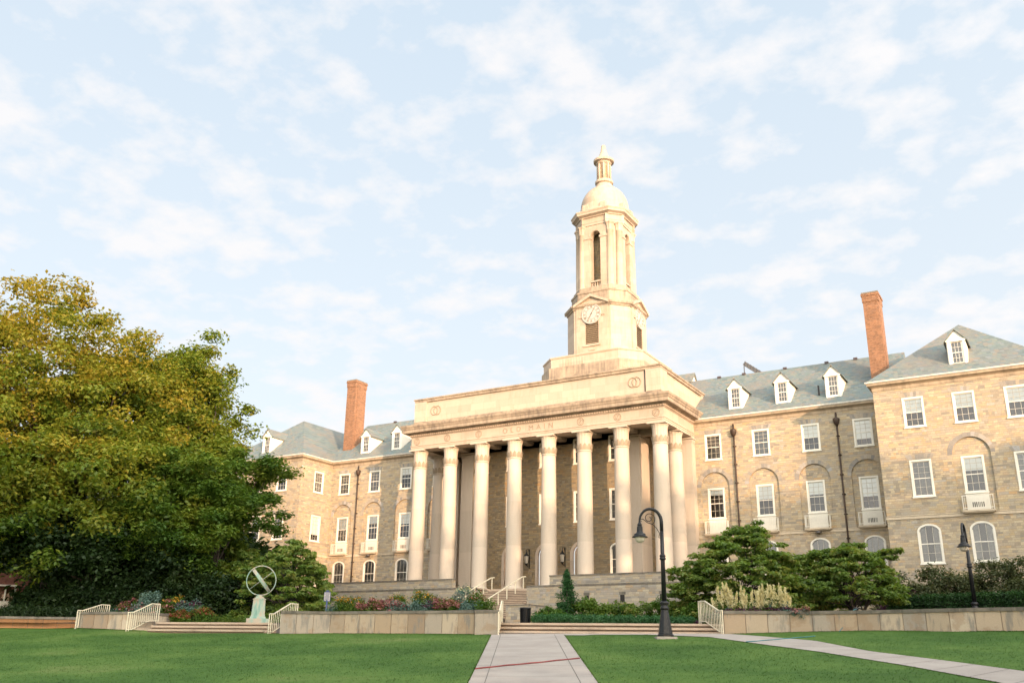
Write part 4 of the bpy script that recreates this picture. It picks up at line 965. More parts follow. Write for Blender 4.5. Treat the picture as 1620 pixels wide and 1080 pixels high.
# ------------------------------------------------------------------ lamps
def street_lamp(x, y, z, rz, label):
    e = tag(empty('street_lamp', (x, y, z), rz), label, 'street lamp', 'black crook-armed street lamps')
    MB().box(-.42, -.42, -.35, .42, .42, .0).build('footing', M['pave'], e)
    b = MB(); b.lathe([(.36, 0), (.36, .07), (.31, .10), (.30, .16), (.15, 1.08), (.17, 1.1)], 0, 0, 8, smooth=False, a0=PI/8)
    b.lathe([(.17, 1.08), (.20, 1.13), (.16, 1.2), (.13, 1.24), (.19, 1.32), (.19, 1.38), (.12, 1.44)], 0, 0, 20); b.build('base', M['iron'], e)
    p = MB(); p.tube([(0, 0, 1.35), (0, 0, 3.2), (0, 0, 4.35)], [.105, .09, .078], 14)
    p.lathe([(.09, 3.1), (.135, 3.14), (.135, 3.2), (.10, 3.23), (.135, 3.26), (.12, 3.32), (.085, 3.36)], 0, 0, 18); p.build('pole', M['iron'], e)
    r_ = .47; a = MB(); pts = [(0, 0, 4.3), (0, 0, 4.72)]+[(-r_+r_*math.cos(R(t)), 0, 4.72+.55*math.sin(R(t))) for t in range(12, 181, 12)]+[(-2*r_, 0, 4.62)]
    a.tube(pts, [.078]*2+[.075-.002*i for i in range(len(pts)-2)], 12); a.build('arm', M['iron'], e)
    s_ = MB()
    sp = [(-.52+.27*(1-k/40)*math.cos(R(-60+k*15)), 0, 4.86+.27*(1-k/40)*math.sin(R(-60+k*15))) for k in range(34)]
    s_.tube([(-.02, 0, 4.12), (-.06, 0, 4.02), (-.13, 0, 4.06), (-.10, 0, 4.25), (-.22, 0, 4.46), (-.385, 0, 4.62)]+sp, .018, 6)
    s_.tube([(-.385, 0, 4.62), (-.6, 0, 4.68), (-.78, 0, 4.83), (-.92, 0, 4.83), (-.9, 0, 4.72), (-.84, 0, 4.74)], .018, 6)
    s_.build('scroll', M['iron'], e)
    h = MB(); h.lathe([(.045, 4.70), (.06, 4.66), (.10, 4.60), (.10, 4.56), (.085, 4.54), (.12, 4.50), (.13, 4.30), (.16, 4.24), (.24, 4.20), (.26, 4.12), (.33, 4.08), (.33, 4.05), (.25, 4.05)], -2*r_, 0, 20, smooth=False); h.build('lamp_hood', M['iron'], e)
    g = MB(); g.lathe([(.22, 4.05), (.22, 3.98), (.19, 3.90), (.12, 3.84), (.0, 3.82)], -2*r_, 0, 20, cap=False); g.build('globe', M['globe'], e)
    return e
tL = at_ground(1053, 1009); gx = gpt(*tL)
street_lamp(gx[0], gx[1], gx[2]+.06, YAW*PI/180, 'near black crook-armed street lamp standing on the lawn in front of the wide steps')
q = at(1543, 960, 48.3); vv = np.array([q[0]-CAM[0], q[1]-CAM[1]]); vv /= np.hypot(*vv); ar = -vv*math.cos(R(8))-np.array([vv[1], -vv[0]])*math.sin(R(8))
street_lamp(q[0], q[1], ZT, math.atan2(-ar[1], -ar[0]), 'distant black street lamp behind the right retaining wall, its arm seen end-on')
def wall_lantern(x, label):
    e = tag(empty('wall_lantern', (x, YB-.02, 2.75)), label, 'wall lantern', 'black iron lanterns on the portico wall')
    b = MB(); b.bar((.12, 0, -.75), (.12, 0, .85), .07, .03); b.tube([(.12, -.02, .6), (.12, -.2, .85), (.12, -.45, .80), (.12, -.5, .55)], .028, 6); b.tube([(.12, -.02, -.65), (.12, -.25, -.62), (.12, -.45, -.45)], .025, 6); b.build('bracket', M['iron'], e)
    c = MB(); c.lathe([(.0, .62), (.05, .55), (.08, .45), (.22, .28), (.24, .22)], .12, -.5, 8, smooth=False); c.lathe([(.15, -.38), (.10, -.44), (.03, -.55), (.0, -.62)], .12, -.5, 8, smooth=False)
    for k in range(8): a_ = k*PI/4; c.bar((.12+.21*math.cos(a_), -.5+.21*math.sin(a_), .22), (.12+.15*math.cos(a_), -.5+.15*math.sin(a_), -.38), .02)
    c.build('cage', M['iron'], e)
    MB().lathe([(.20, .21), (.14, -.37)], .12, -.5, 8, smooth=False).build('glass_shade', M['globe'], e)
wall_lantern(-1.75, 'left wall lantern on the portico wall, just right of the fourth column'); wall_lantern(1.65, 'right wall lantern on the portico wall, partly behind the fifth column')

# ------------------------------------------------------------------ armillary sphere
q = at(407, 983, 52.3); e = tag(empty('armillary_sphere', (q[0], q[1], ZT), R(YAW+14.5)), 'green bronze armillary sphere on a tapered stone pedestal at the top of the steps', 'sculpture')
b = MB(); b.box(-.58, -.58, -.1, .58, .58, .24); b.build('plinth', M['verd'], e)
b = MB()
for z0, z1, w0, w1 in ((.24, .34, .42, .40), (.34, .42, .37, .36), (.42, 1.22, .35, .315), (1.22, 1.27, .34, .34)):
    b.add([(-w0, -w0, z0), (w0, -w0, z0), (w0, w0, z0), (-w0, w0, z0), (-w1, -w1, z1), (w1, -w1, z1), (w1, w1, z1), (-w1, w1, z1)], [(0, 1, 5, 4), (1, 2, 6, 5), (2, 3, 7, 6), (3, 0, 4, 7), (4, 5, 6, 7), (0, 3, 2, 1)])
b.build('pedestal', M['verd'], e)
b = MB(); b.box(-.26, -.1, 1.27, .26, .1, 1.33); b.box(-.20, -.08, 1.33, .20, .08, 1.40); b.box(-.12, -.08, 1.40, .12, .08, 1.46); b.build('foot', M['verd'], e)
zc, rr = 2.24, .80
def flatring(mb, r0, r1, w2, M3):
    n = 56; vs = []
    for i in range(n):
        a_ = 2*PI*i/n
        for r_, w_ in ((r0, -w2), (r1, -w2), (r1, w2), (r0, w2)): vs.append(tuple(Vector((0, 0, zc))+M3@Vector((r_*math.cos(a_), w_, r_*math.sin(a_)))))
    mb.add(vs, [(4*i+k, 4*((i+1) % n)+k, 4*((i+1) % n)+(k+1) % 4, 4*i+(k+1) % 4) for i in range(n) for k in range(4)])
I3 = Matrix.Identity(3); b = MB(); flatring(b, rr-.05, rr, .035, I3); b.build('meridian_ring', M['verd'], e)
Mx = Matrix.Rotation(R(-40), 3, 'Y')@Matrix.Rotation(R(90), 3, 'Z')
b = MB(); flatring(b, rr-.10, rr-.075, .085, Matrix.Rotation(R(3), 3, 'X')@Mx); b.build('equatorial_band', M['verd'], e)
ax = Vector((math.cos(R(40)), 0, math.sin(R(40)))); b = MB(); b.tube([Vector((0, 0, zc))-ax*rr, Vector((0, 0, zc))+ax*rr], .016, 6); b.build('gnomon', M['verd'], e)

# ------------------------------------------------------------------ bin, sign, hoses
q = at(831, 984, 47.6); e = tag(empty('litter_bin', (q[0], q[1], ZT)), 'black slatted litter bin beside the stone pier at the foot of the portico stairs', 'bin')
b = MB(); b.lathe([(.21, 0), (.23, .04), (.25, .72), (.26, .74)], 0, 0, 24)
for i in range(24): a_ = 2*PI*i/24; b.bar((.245*math.cos(a_), .245*math.sin(a_), .03), (.265*math.cos(a_), .265*math.sin(a_), .72), .03, .012)
b.build('bin_body', M['iron'], e); MB().lathe([(.20, .73), (.29, .72), (.29, .78), (.22, .80), (.14, .80), (.13, .74)], 0, 0, 24).build('bin_rim', M['iron'], e)
q = at(516, 966, 50.5); e = tag(empty('marker_sign', (q[0], q[1], ZT), R(YAW)), 'small blue marker sign on a post behind the flower bed wall', 'sign')
MB().tube([(0, 0, 0), (0, 0, 1.2)], .045, 8).build('post', M['signblue'], e)
b = MB(); b.box(-.17, -.03, 1.1, .17, .03, 1.58); b.box(-.08, -.03, 1.58, .08, .03, 1.66); pl = b.build('plate', M['signblue'], e)
b = MB(); b.box(-.15, -.034, 1.13, .15, -.03, 1.55).build('plate_face', M['clock'], pl); b = MB()
for i in range(7): w_ = .12-.03*(i % 3 == 2); b.box(-w_, -.036, 1.50-i*.055, w_, -.031, 1.525-i*.055)
b.build('text_lines', M['signblue'], pl)
def hose(pxs, name_label, mat, r_, dz=.03):
    P_ = []
    for p in pxs:
        g = at_ground(*p)
        if g: P_.append(g)
    P2_ = resample(P_, 40)
    mb = MB(); mb.tube([gpt(t, s, dz+.004*math.sin(i*.7)) for i, (t, s) in enumerate(P2_)], r_, 6); o = mb.build('hose', mat); tag(o, name_label, 'hose')
    return o
hose([(752, 1059.3), (800, 1054), (850, 1049.5), (890, 1045), (917, 1042.5)], 'dark red hose lying across the concrete path', M['redhose'], .022, .045)
hose([(1180, 1016), (1205, 1014), (1235, 1011.5), (1290, 1007)], 'teal hose lying across the narrow side path', M['bluehose'], .016, .035)
w0 = [at(1327, 998.5, 40.55), at(1334, 990, 40.85), at(1342, 980, 40.75), at(1347, 968, 40.66), at(1350, 964.2, 40.70), at(1356, 963, 41.2)]
mb = MB(); w0 = [Vector(tuple(p)) for p in w0]
mb.tube([w0[i].lerp(w0[i+1], k/4)+Vector((Fh[0], Fh[1], 0))*-.06 for i in range(5) for k in range(4)], .014, 6); tag(mb.build('hose', M['bluehose']), 'teal hose hanging down the face of the right retaining wall', 'hose')
q = at(1354, 964, 41.1); tag(MB().lathe([(.0, 0), (.10, .02), (.12, .10), (.07, .16), (.0, .17)], q[0], q[1], 12).build('hose_reel', M['iron']), 'small dark hose coil resting on the right wall coping beside a dogwood trunk', 'hose coil')
bpy.data.objects['hose_reel'].location = (0, 0, ZC)
# ------------------------------------------------------------------ foliage
def leaf_obj(name, mat, C, Rr, n, size, parent=None, up=0.35, asp=.55, base=None, seed=0, shell=.5, spread=.28, offset=(0, 0, 0), droop=0.0):
    r = np.random.default_rng(seed+5); C = np.asarray(C, float); Rr = np.asarray(Rr, float); k = len(C)
    if Rr.ndim == 1: Rr = np.tile(Rr, (k, 1))
    cnt = np.full(k, n) if np.isscalar(n) else np.asarray(n, int); idx = np.repeat(np.arange(k), cnt); m = len(idx)
    d = r.normal(size=(m, 3)); d /= np.linalg.norm(d, axis=1)[:, None]; rad = r.random(m)**(shell)
    p = C[idx]+d*rad[:, None]*Rr[idx]*(1+.15*r.normal(size=(m, 1)))
    nrm = r.normal(size=(m, 3)); nrm /= np.linalg.norm(nrm, axis=1)[:, None]; nrm[:, 2] = np.abs(nrm[:, 2]); nrm = nrm*(1-up)+np.array([0, 0, 1])*up+d*.25; nrm /= np.linalg.norm(nrm, axis=1)[:, None]
    a = np.cross(nrm, r.normal(size=(m, 3))); a[:, 2] -= droop; a /= np.linalg.norm(a, axis=1)[:, None]; b = np.cross(nrm, a)
    L = size*(.6+.8*r.random((m, 1))); a = a*L; b = b*L*asp; fold = nrm*L*.18
    V = np.empty((m, 4, 3)); V[:, 0] = p-a; V[:, 1] = p+b+fold; V[:, 2] = p+a; V[:, 3] = p-b+fold; V = V.reshape(-1, 3)-np.array(offset)
    me = bpy.data.meshes.new(name); me.vertices.add(4*m); me.vertices.foreach_set('co', V.ravel())
    F = np.arange(4*m).reshape(m, 4); tri = np.concatenate([F[:, [0, 1, 2]], F[:, [0, 2, 3]]], axis=1).reshape(-1)
    me.loops.add(6*m); me.loops.foreach_set('vertex_index', tri); me.polygons.add(2*m); me.polygons.foreach_set('loop_start', np.arange(0, 6*m, 3)); me.polygons.foreach_set('loop_total', np.full(2*m, 3))
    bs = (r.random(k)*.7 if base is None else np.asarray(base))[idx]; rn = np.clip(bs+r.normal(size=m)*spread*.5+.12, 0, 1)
    at_ = me.attributes.new('rnd', 'FLOAT', 'FACE'); at_.data.foreach_set('value', np.repeat(rn, 2).astype(np.float32))
    me.materials.append(mat); me.update(calc_edges=True); me.validate()
    o = bpy.data.objects.new(name, me); COL.objects.link(o); o.parent = parent; return o
def crown_clusters(env, n, seed, lo=.45, cr=(1.0, 1.7), flat=.7, jit=.1):
    r = np.random.default_rng(seed); C = []; Rr = []; w_ = np.array([e[3]*e[5] for e in env]); w_ = w_/w_.sum()
    while len(C) < n:
        e = env[r.choice(len(env), p=w_)]; d = r.normal(size=3); d /= np.linalg.norm(d)
        if d[2] < -.75: continue
        q = lo+(1-lo)*r.random()**.6; q *= 1+jit*r.normal(); p = np.array(e[:3])+d*np.array(e[3:])*q
        inside = sum(np.sum(((p-np.array(o_[:3]))/np.array(o_[3:]))**2) < .16 for o_ in env)
        if inside and r.random() < .7: continue
        C.append(p); s = r.uniform(*cr); Rr.append((s, s, s*flat))
    return np.array(C), np.array(Rr)
def limbs(base, C, n, r0, seed, top=None, mult=1):
    r = random.Random(seed); mb = MB(); bx, by, bz = base; top = top or (bx, by, bz+(max(c[2] for c in C)-bz)*.62)
    n0 = 7; tr = [Vector((bx+(top[0]-bx)*k/n0+.12*math.sin(k*1.3+seed), by+(top[1]-by)*k/n0+.1*math.cos(k*1.7+seed), bz-.3+(top[2]-bz)*k/n0)) for k in range(n0+1)]
    mb.tube(tr, [r0*(1.5 if k == 0 else 1)*(1-.72*k/n0) for k in range(n0+1)], 10)
    Ch = [c for c in C if c[2] > bz+4.2] or list(C)
    for i in range(n):
        c = Vector(tuple(Ch[r.randrange(len(Ch))])); k = r.uniform(.25, .9)*n0; a = tr[int(k)].lerp(tr[min(n0, int(k)+1)], k-int(k)); mid = a.lerp(c, .5)+Vector((0, 0, -.08*(c-a).length if mult else .1)); rr = r0*.38*(1-.5*k/n0)
        pts = [a, a.lerp(mid, .5)+Vector((r.uniform(-.1, .1), r.uniform(-.1, .1), 0)), mid, mid.lerp(c, .5)+Vector((r.uniform(-.2, .2), r.uniform(-.2, .2), .1)), c]; mb.tube(pts, [rr, rr*.75, rr*.55, rr*.36, rr*.14], 6)
    return mb
def tree(label, base, env, ncl, nl, size, mat, seed, trunk=.45, nlimb=26, cat='tree', group=None, name='tree', up=.35, basev=None, cr=(1.0, 1.7), flat=.7, lo=.45, jit=.1, top=None, shell=.5, droop=0.0):
    e = tag(empty(name, tuple(base)), label, cat, group); C, Rr = crown_clusters(env, ncl, seed, lo, cr, flat, jit)
    bv = None if basev is None else basev(C, np.random.default_rng(seed))
    o = leaf_obj('crown', mat, C, Rr, nl, size, e, up=up, seed=seed, offset=base, base=bv, shell=shell, droop=droop)
    t = limbs(base, C, nlimb, trunk, seed, top).build('trunk', M['bark'], e); t.location = -Vector(tuple(base)); return e
A = lambda px, py, s: tuple(float(v) for v in at(px, py, s))
def E_(px, py, s, rx, ry, rz): return (*A(px, py, s), rx, ry, rz)
def g0(px, s, z=ZT): p = A(px, 970, s); return (p[0], p[1], z)
# big sunlit elm on the left
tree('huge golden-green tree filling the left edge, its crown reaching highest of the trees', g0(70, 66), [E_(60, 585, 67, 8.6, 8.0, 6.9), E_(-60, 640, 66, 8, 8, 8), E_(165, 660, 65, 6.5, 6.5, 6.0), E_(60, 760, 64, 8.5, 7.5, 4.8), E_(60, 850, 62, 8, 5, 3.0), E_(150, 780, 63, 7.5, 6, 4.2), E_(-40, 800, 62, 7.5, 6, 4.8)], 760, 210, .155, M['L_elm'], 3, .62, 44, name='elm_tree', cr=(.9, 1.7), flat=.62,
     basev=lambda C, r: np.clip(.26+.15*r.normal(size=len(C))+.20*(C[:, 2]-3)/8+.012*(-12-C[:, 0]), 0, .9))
tree('second big golden-green tree, right of the huge one, in front of the left pavilion', g0(290, 70), [E_(275, 645, 72, 5.0, 5.2, 5.6), E_(305, 610, 73, 3.3, 3.4, 3.4), E_(230, 700, 70, 5, 5, 5), E_(322, 740, 70, 3.2, 4, 4.2), E_(250, 790, 67, 5.5, 5, 3.8), E_(270, 860, 64, 6, 4, 2.8)], 430, 210, .155, M['L_elm'], 8, .5, 36, name='elm_tree', cr=(.8, 1.5), flat=.62,
     basev=lambda C, r: np.clip(.16+.13*r.normal(size=len(C))+.16*(C[:, 2]-4)/8, 0, .8))
tree('dark green broad tree whose branches reach out over the left wing windows', g0(330, 63), [E_(310, 800, 64, 4.4, 4.6, 4.0), E_(390, 775, 64, 2.4, 3, 2.2), E_(395, 830, 63, 2.4, 3, 1.9), E_(250, 850, 62, 5.0, 4, 2.8), E_(440, 745, 64, 1.2, 1.5, .8)], 300, 200, .13, M['L_elm2'], 14, .36, 34, name='elm_tree', cr=(.6, 1.2), flat=.5, up=.5)
tree('low dark broad-leaved tree under the big crowns at the left', g0(130, 61), [E_(150, 880, 62, 6.0, 4, 2.2), E_(40, 860, 62, 6, 4, 2.6), E_(240, 890, 62, 4, 3, 2.0)], 230, 190, .14, M['L_dark'], 22, .3, 16, cr=(.8, 1.4))  # shade under the crowns put into its dark leaf colour
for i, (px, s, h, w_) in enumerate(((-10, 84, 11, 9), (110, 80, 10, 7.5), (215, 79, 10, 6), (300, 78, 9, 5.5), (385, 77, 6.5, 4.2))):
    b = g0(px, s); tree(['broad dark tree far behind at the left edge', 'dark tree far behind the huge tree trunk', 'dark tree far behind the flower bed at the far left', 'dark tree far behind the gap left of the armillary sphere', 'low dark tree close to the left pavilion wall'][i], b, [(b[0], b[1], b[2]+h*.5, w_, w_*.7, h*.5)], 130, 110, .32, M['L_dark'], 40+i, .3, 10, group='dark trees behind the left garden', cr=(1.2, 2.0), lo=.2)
def conifer(label, base, h, w_, seed, mat='L_con', n=60, nl=60, size=.12, cat='conifer', name='conifer'):
    r = np.random.default_rng(seed); e = tag(empty(name, base), label, cat); C = []; Rr = []
    for i in range(n):
        f = (i+.5)/n; zz_ = h*(.05+.93*f); rad = w_*(1-f)**.8*(.75+.3*r.random()); a_ = r.random()*2*PI; q_ = rad*(.55+.3*r.random()); C.append((base[0]+q_*math.cos(a_), base[1]+q_*math.sin(a_), base[2]+zz_)); s_ = .12+rad*.45; Rr.append((s_, s_, s_*.45+.05))
    C.append((base[0], base[1], base[2]+h*.97)); Rr.append((.06, .06, .16))
    leaf_obj('foliage', M[mat], C, Rr, nl, size, e, up=.1, asp=.3, seed=seed, offset=base); MB().tube([(0, 0, 0), (0, 0, h*.9)], [.02+h*.02, .01], 7).build('trunk', M['bark'], e); return e
for i, (px, s, h) in enumerate(((175, 66, 7.0), (215, 65, 5.5))):
    conifer(['tall dark spruce in the shade left of the flower bed', 'shorter dark spruce in the shade left of the flower bed'][i], g0(px, s), h, 2.4, 60+i, 'L_dark', 110, 90, .2, 'spruce', 'spruce_tree')
# layered dogwoods
def dogwood(label, base, h, w_, n, seed, extra=(), z0=.7, nl=95, size=.10, trunks=3):
    """dome of overlapping, slightly drooping sprays on spreading limbs"""
    e = tag(empty('dogwood_tree', base), label, 'dogwood', 'layered dogwoods in front of the building'); r = np.random.default_rng(seed); C = []; Rr = []
    lob = [(r.random()*2*PI, r.uniform(-.16, .2)) for _ in range(7)]
    for _ in range(n):
        a_ = r.random()*2*PI; f = r.random()**1.15; k = 1+sum(q*math.exp(-((a_-p+PI) % (2*PI)-PI)**2*3) for p, q in lob)*.6
        rad = w_*k*(1-f**2.1)**.62*(.45+.58*r.random()**.55); s_ = r.uniform(.26, .52)
        C.append((base[0]+rad*math.cos(a_), base[1]+rad*math.sin(a_), base[2]+z0+(h-z0)*f*(1+.05*r.normal())-.10*rad/w_)); Rr.append((s_, s_, .13))
    for (cx, cy, cz, rx, ry, n_) in extra:
        for _ in range(n_*3): C.append((cx+rx*r.normal()*.5, cy+ry*r.normal()*.5, cz+.22*r.normal())); s_ = r.uniform(.22, .45); Rr.append((s_, s_, .12))
    leaf_obj('crown', M['L_dog'], C, Rr, nl, size, e, up=.30, seed=seed, offset=base, spread=.42, shell=.45)
    mb = MB(); rr = random.Random(seed)
    for k in range(trunks):
        a_ = 2*PI*k/trunks+.4; p1 = Vector((.35*math.cos(a_), .35*math.sin(a_), .9)); p2 = Vector((.9*math.cos(a_), .9*math.sin(a_), 2.0)); mb.tube([(0, 0, -.2), tuple(p1*.6), tuple(p1), tuple(p2)], [.13, .10, .085, .05], 7)
        for j_ in range(12):
            c = Vector(tuple(C[rr.randrange(len(C))]))-Vector(base); st_ = p1.lerp(p2, rr.random()); mb.tube([st_, st_.lerp(c, .5)+Vector((0, 0, .1)), c], [.04, .026, .008], 5)
    mb.build('trunk', M['bark'], e); return e
b = g0(1178, 51.5); dogwood('largest layered dogwood, behind the cream plumes and the near lamp post', b, 5.15, 4.0, 430, 71, [(*A(1085, 905, 51), .9, .8, 5), (*A(1075, 930, 50.5), .8, .8, 5), (*A(1190, 838, 51.5), .7, .7, 4)])
b = g0(1355, 49.5); dogwood('dogwood with dark bare trunks visible above the right retaining wall', b, 4.15, 2.45, 210, 72, [(*A(1300, 880, 50), .9, .8, 5), (*A(1405, 878, 49.5), .6, .6, 4)], 1.5)
b = g0(1272, 54); dogwood('shaded dogwood between the two larger ones on the right', b, 4.0, 2.6, 200, 73)
b = g0(455, 60); dogwood('dark layered dogwood right of the armillary sphere, below the left wing', b, 5.0, 2.7, 260, 74, [(*A(400, 905, 60), 1.6, 1, 8), (*A(498, 945, 59), 1.1, .8, 8)], .5, 95, .115)
b = g0(385, 64); dogwood('dark dogwood directly behind the armillary sphere', b, 4.8, 3.4, 260, 75, (), .5, 95, .12)
# low garden shrubs
def shrub(label, base, rx, ry, h, mat, seed, n=22, nl=80, size=.08, cat='shrub', name='shrub', group=None, up=.3, asp=.5, spiky=0.0, flowers=None, cr=.3, base_v=None):
    e = tag(empty(name, base), label, cat, group); r = np.random.default_rng(seed); C = []; Rr = []
    for _ in range(n):
        a_ = r.random()*2*PI; q_ = math.sqrt(r.random()); z = h*(.15+.75*r.random()*(1-.45*q_*q_)); s_ = cr*r.uniform(.7, 1.3); C.append((rx*q_*math.cos(a_), ry*q_*math.sin(a_), z)); Rr.append((s_, s_, s_*(.8+spiky)))
    leaf_obj('foliage', M[mat], C, Rr, nl, size, e, up=up, asp=asp, seed=seed)
    if flowers:
        fm, nf, fs, zmin = flowers; sel = [c for c in C if c[2] > zmin*h] or C; FC = [(c[0], c[1], c[2]+cr*.55) for c in sel]; leaf_obj('flowers', M[fm], FC, (cr*1.1, cr*1.1, cr*.5), nf, fs, e, up=.5, asp=.8, seed=seed+1)
    st_ = MB()
    for c in C[::3]: st_.tube([(c[0]*.25, c[1]*.25, 0), (c[0]*.7, c[1]*.7, c[2]*.5), c], [.02, .013, .006], 5)
    st_.build('stems_core', M['bark'], e); return e
rzv = YAW*PI/180
def rot_shrub(*a, **k): o = shrub(*a, **k); o.rotation_euler = (0, 0, rzv); return o
for i, (px0, px1, s) in enumerate(((1412, 1480, 52), (1474, 1545, 50.5), (1540, 1612, 49), (1606, 1680, 47.5))):
    pa, pb = g0(px0, s), g0(px1, s-1.2); c = ((pa[0]+pb[0])/2, (pa[1]+pb[1])/2, ZT); L_ = math.hypot(pb[0]-pa[0], pb[1]-pa[1]); e = tag(empty('hedge', c, math.atan2(pb[1]-pa[1], pb[0]-pa[0])), ['clipped dark hedge section next to the dogwood with bare trunks', 'clipped dark hedge section just left of the distant lamp post', 'clipped dark hedge section just right of the distant lamp post', 'clipped dark hedge section at the right edge'][i], 'hedge', 'clipped hedge sections behind the right wall')
    C = [(x, y, z) for x in np.linspace(-L_/2, L_/2, 12) for y in (-.35, .35) for z in np.linspace(.2, 1.75, 6)]; leaf_obj('foliage', M['L_hedge'], C, (.26, .26, .22), 95, .05, e, up=.2, seed=90+i)
    MB().box(-L_/2, -.28, 0, L_/2, .28, 1.6).build('stems_core', M['dark'], e)  # solid dark core box, the hedge's inner shade put into its colour
ol = ['olive-green tall shrub at the right edge', 'olive-green tall shrub under the right arched window', 'olive-green tall shrub behind the distant lamp post', 'olive-green tall shrub under the left arched window of the right pavilion', 'olive-green shrub at the corner of the right pavilion', 'greyish bare-looking shrub between the dogwood and the hedge']
for i, (px, py, s, rx, h) in enumerate(((1630, 885, 55, 1.7, 4.4), (1575, 885, 56, 1.7, 4.3), (1520, 893, 56.5, 1.6, 4.1), (1470, 903, 57, 1.7, 3.8), (1425, 912, 57, 1.5, 3.5), (1432, 945, 53.5, 1.0, 1.9))):
    rot_shrub(ol[i], g0(px, s), rx*1.1, 1.0, h*1.14, 'L_olive' if i != 5 else 'L_purp', 100+i, 75, 150, .08, group='olive shrubs against the right pavilion', cr=.5)
conifer('young pointed evergreen in front of the podium wall', g0(897, 52.5), 3.05, .85, 75, 'L_con', 70, 70, .07)
sh_ = [(868, 52, .9, .9, 'L_lime'), (921, 53, 1.0, 1.2, 'L_lime'), (945, 53, .9, 1.35, 'L_dog'), (975, 53, 1.0, 1.15, 'L_lime'), (1012, 53, 1.0, 1.3, 'L_dog'), (1048, 53, 1.0, 1.3, 'L_lime'), (1078, 52, .9, 1.2, 'L_dog'), (1100, 50, .7, 1.0, 'L_lime')]
lb = ['low bright shrub just left of the young evergreen', 'bright bush just right of the young evergreen', 'dark green bush below the left of two podium vents', 'bright bush below the podium wall, left of the lamp pole', 'dark green bush in the middle of the podium bed', 'bright bush directly behind the near lamp post', 'dark green bush right of the near lamp post', 'bright low bush behind the right handrail']
for i, (px, s, rx, h, m_) in enumerate(sh_): rot_shrub(lb[i], g0(px, s), rx*1.1, .7, h*1.45, m_, 120+i, 34, 95, .075, cr=.3)
# ground cover: uncountable
def cover(label, px0, px1, s0, s1, h, mat, seed, n=320, nl=42, size=.06, name='ground_cover'):
    r = np.random.default_rng(seed); C = []
    for _ in range(n): p = at(r.uniform(px0, px1), 975, r.uniform(s0, s1)); C.append((p[0], p[1], ZT+h*(.4+.4*r.random())))
    o = leaf_obj(name, M[mat], C, (.24, .24, h*.5), nl, size, None, up=.1, asp=.25, seed=seed); tag(o, label, 'ground cover', kind='stuff'); return o
cover('feathery green ground cover behind the wide steps', 846, 1098, 46.6, 48.6, .42, 'L_cover', 140, 420, 60, .075)
cover('green ground cover behind the armillary sphere', 205, 440, 56, 58, .5, 'L_elm2', 141, 260, 40, .08)
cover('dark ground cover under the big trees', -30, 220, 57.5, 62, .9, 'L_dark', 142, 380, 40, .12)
cover('green plants along the podium foot on the right', 1100, 1440, 50, 55, .5, 'L_hedge', 143, 420, 40, .09)
rot_shrub('dark purple mound between the lamp and the right handrail', g0(1085, 47.3), .55, .35, .42, 'L_purp', 150, 14, 80, .05, cr=.16, name='purple_plant', cat='plant')
# flower beds on the raised soil behind the walls
ZBED = -3.42
def bedsoil(pts, back, label):
    P_ = off_line(pts, .44); Q_ = off_line(pts, back); mb = MB(); mb.prism([xy(*p) for p in P_]+[xy(*p) for p in Q_[::-1]], ZT-.02, ZBED); o = mb.build('flower_bed', M['soil']); o['kind'] = 'structure'
bedsoil([(-7.6, 48.35), (-6.5, 47.75), (-3.11, 46.0), (-1.5, 45.0)], 2.6, ''); bedsoil([(10.2, 42.05), (12.91, 41.39), (14.76, 40.28)], 2.6, ''); bedsoil([(-23.0, 53.6), (-21, 53.0)], 2.2, '')
def gb(px, s): p = A(px, 965, s); return (p[0], p[1], ZBED)
FB = [(528, 49.4, .35, .50, 'L_blue', None, 'blue-green leafy plant at the left end of the long flower bed'), (545, 49.3, .45, .95, 'L_lime', ('L_yel', 14, .05, .5), 'bright green clump with yellow flowers at the left end of the long flower bed'),
      (563, 49.2, .40, .90, 'L_lime', ('L_yel', 9, .05, .5), 'green clump with orange flowers beside the first pink mound'), (585, 48.4, .5, .78, 'L_elm2', ('L_pink', 60, .05, .35), 'leftmost of the pink flower mounds in the long bed'),
      (607, 48.5, .55, .85, 'L_elm2', ('L_pink', 75, .05, .3), 'second pink flower mound from the left in the long bed'), (630, 48.0, .5, .70, 'L_blue', ('L_pink', 40, .045, .3), 'pink-tipped grey-green clump left of the tall green spike'),
      (628, 49.3, .4, 1.15, 'L_lime', ('L_yel', 6, .05, .6), 'upright green clump behind the pink mounds'), (656, 47.8, .55, .72, 'L_blue', None, 'silvery blue juniper in the middle of the long flower bed'),
      (668, 48.4, .45, 1.30, 'L_lime', ('L_yel', 8, .05, .5), 'tall bright green plant with orange flowers in the middle of the long bed'), (684, 47.2, .45, .65, 'L_blue', ('L_purp', 25, .05, .4), 'low blue-green clump with purple tips beside the tall green plant'),
      (702, 46.9, .55, .82, 'L_elm2', ('L_pink', 70, .05, .3), 'dark pink flower mound right of the middle juniper'), (722, 46.6, .5, .78, 'L_elm2', ('L_pink', 50, .05, .3), 'rightmost pink flower mound in the long bed'),
      (728, 47.6, .42, 1.65, 'L_blue', ('L_cream', 8, .05, .6), 'tall silvery blue spruce-like plant near the right end of the long bed'), (743, 46.3, .45, .70, 'L_blue', None, 'low silvery plant at the foot of the tall blue plant'),
      (752, 46.6, .42, 1.10, 'L_lime', ('L_red', 8, .05, .5), 'bright green upright plant near the portico stair rail'), (768, 46.1, .38, .85, 'L_lime', None, 'rightmost green plant of the long flower bed')]
for i, (px, s, rx, h, m_, fl_, l_) in enumerate(FB): rot_shrub(l_, gb(px, s), rx*1.1, .4, h*1.18, m_, 160+i, 26, 75, .06, 'flowering plant' if fl_ else 'plant', 'bedding_plant', 'bedding plants in the long flower bed', asp=.3, spiky=.5, flowers=fl_, cr=.24)
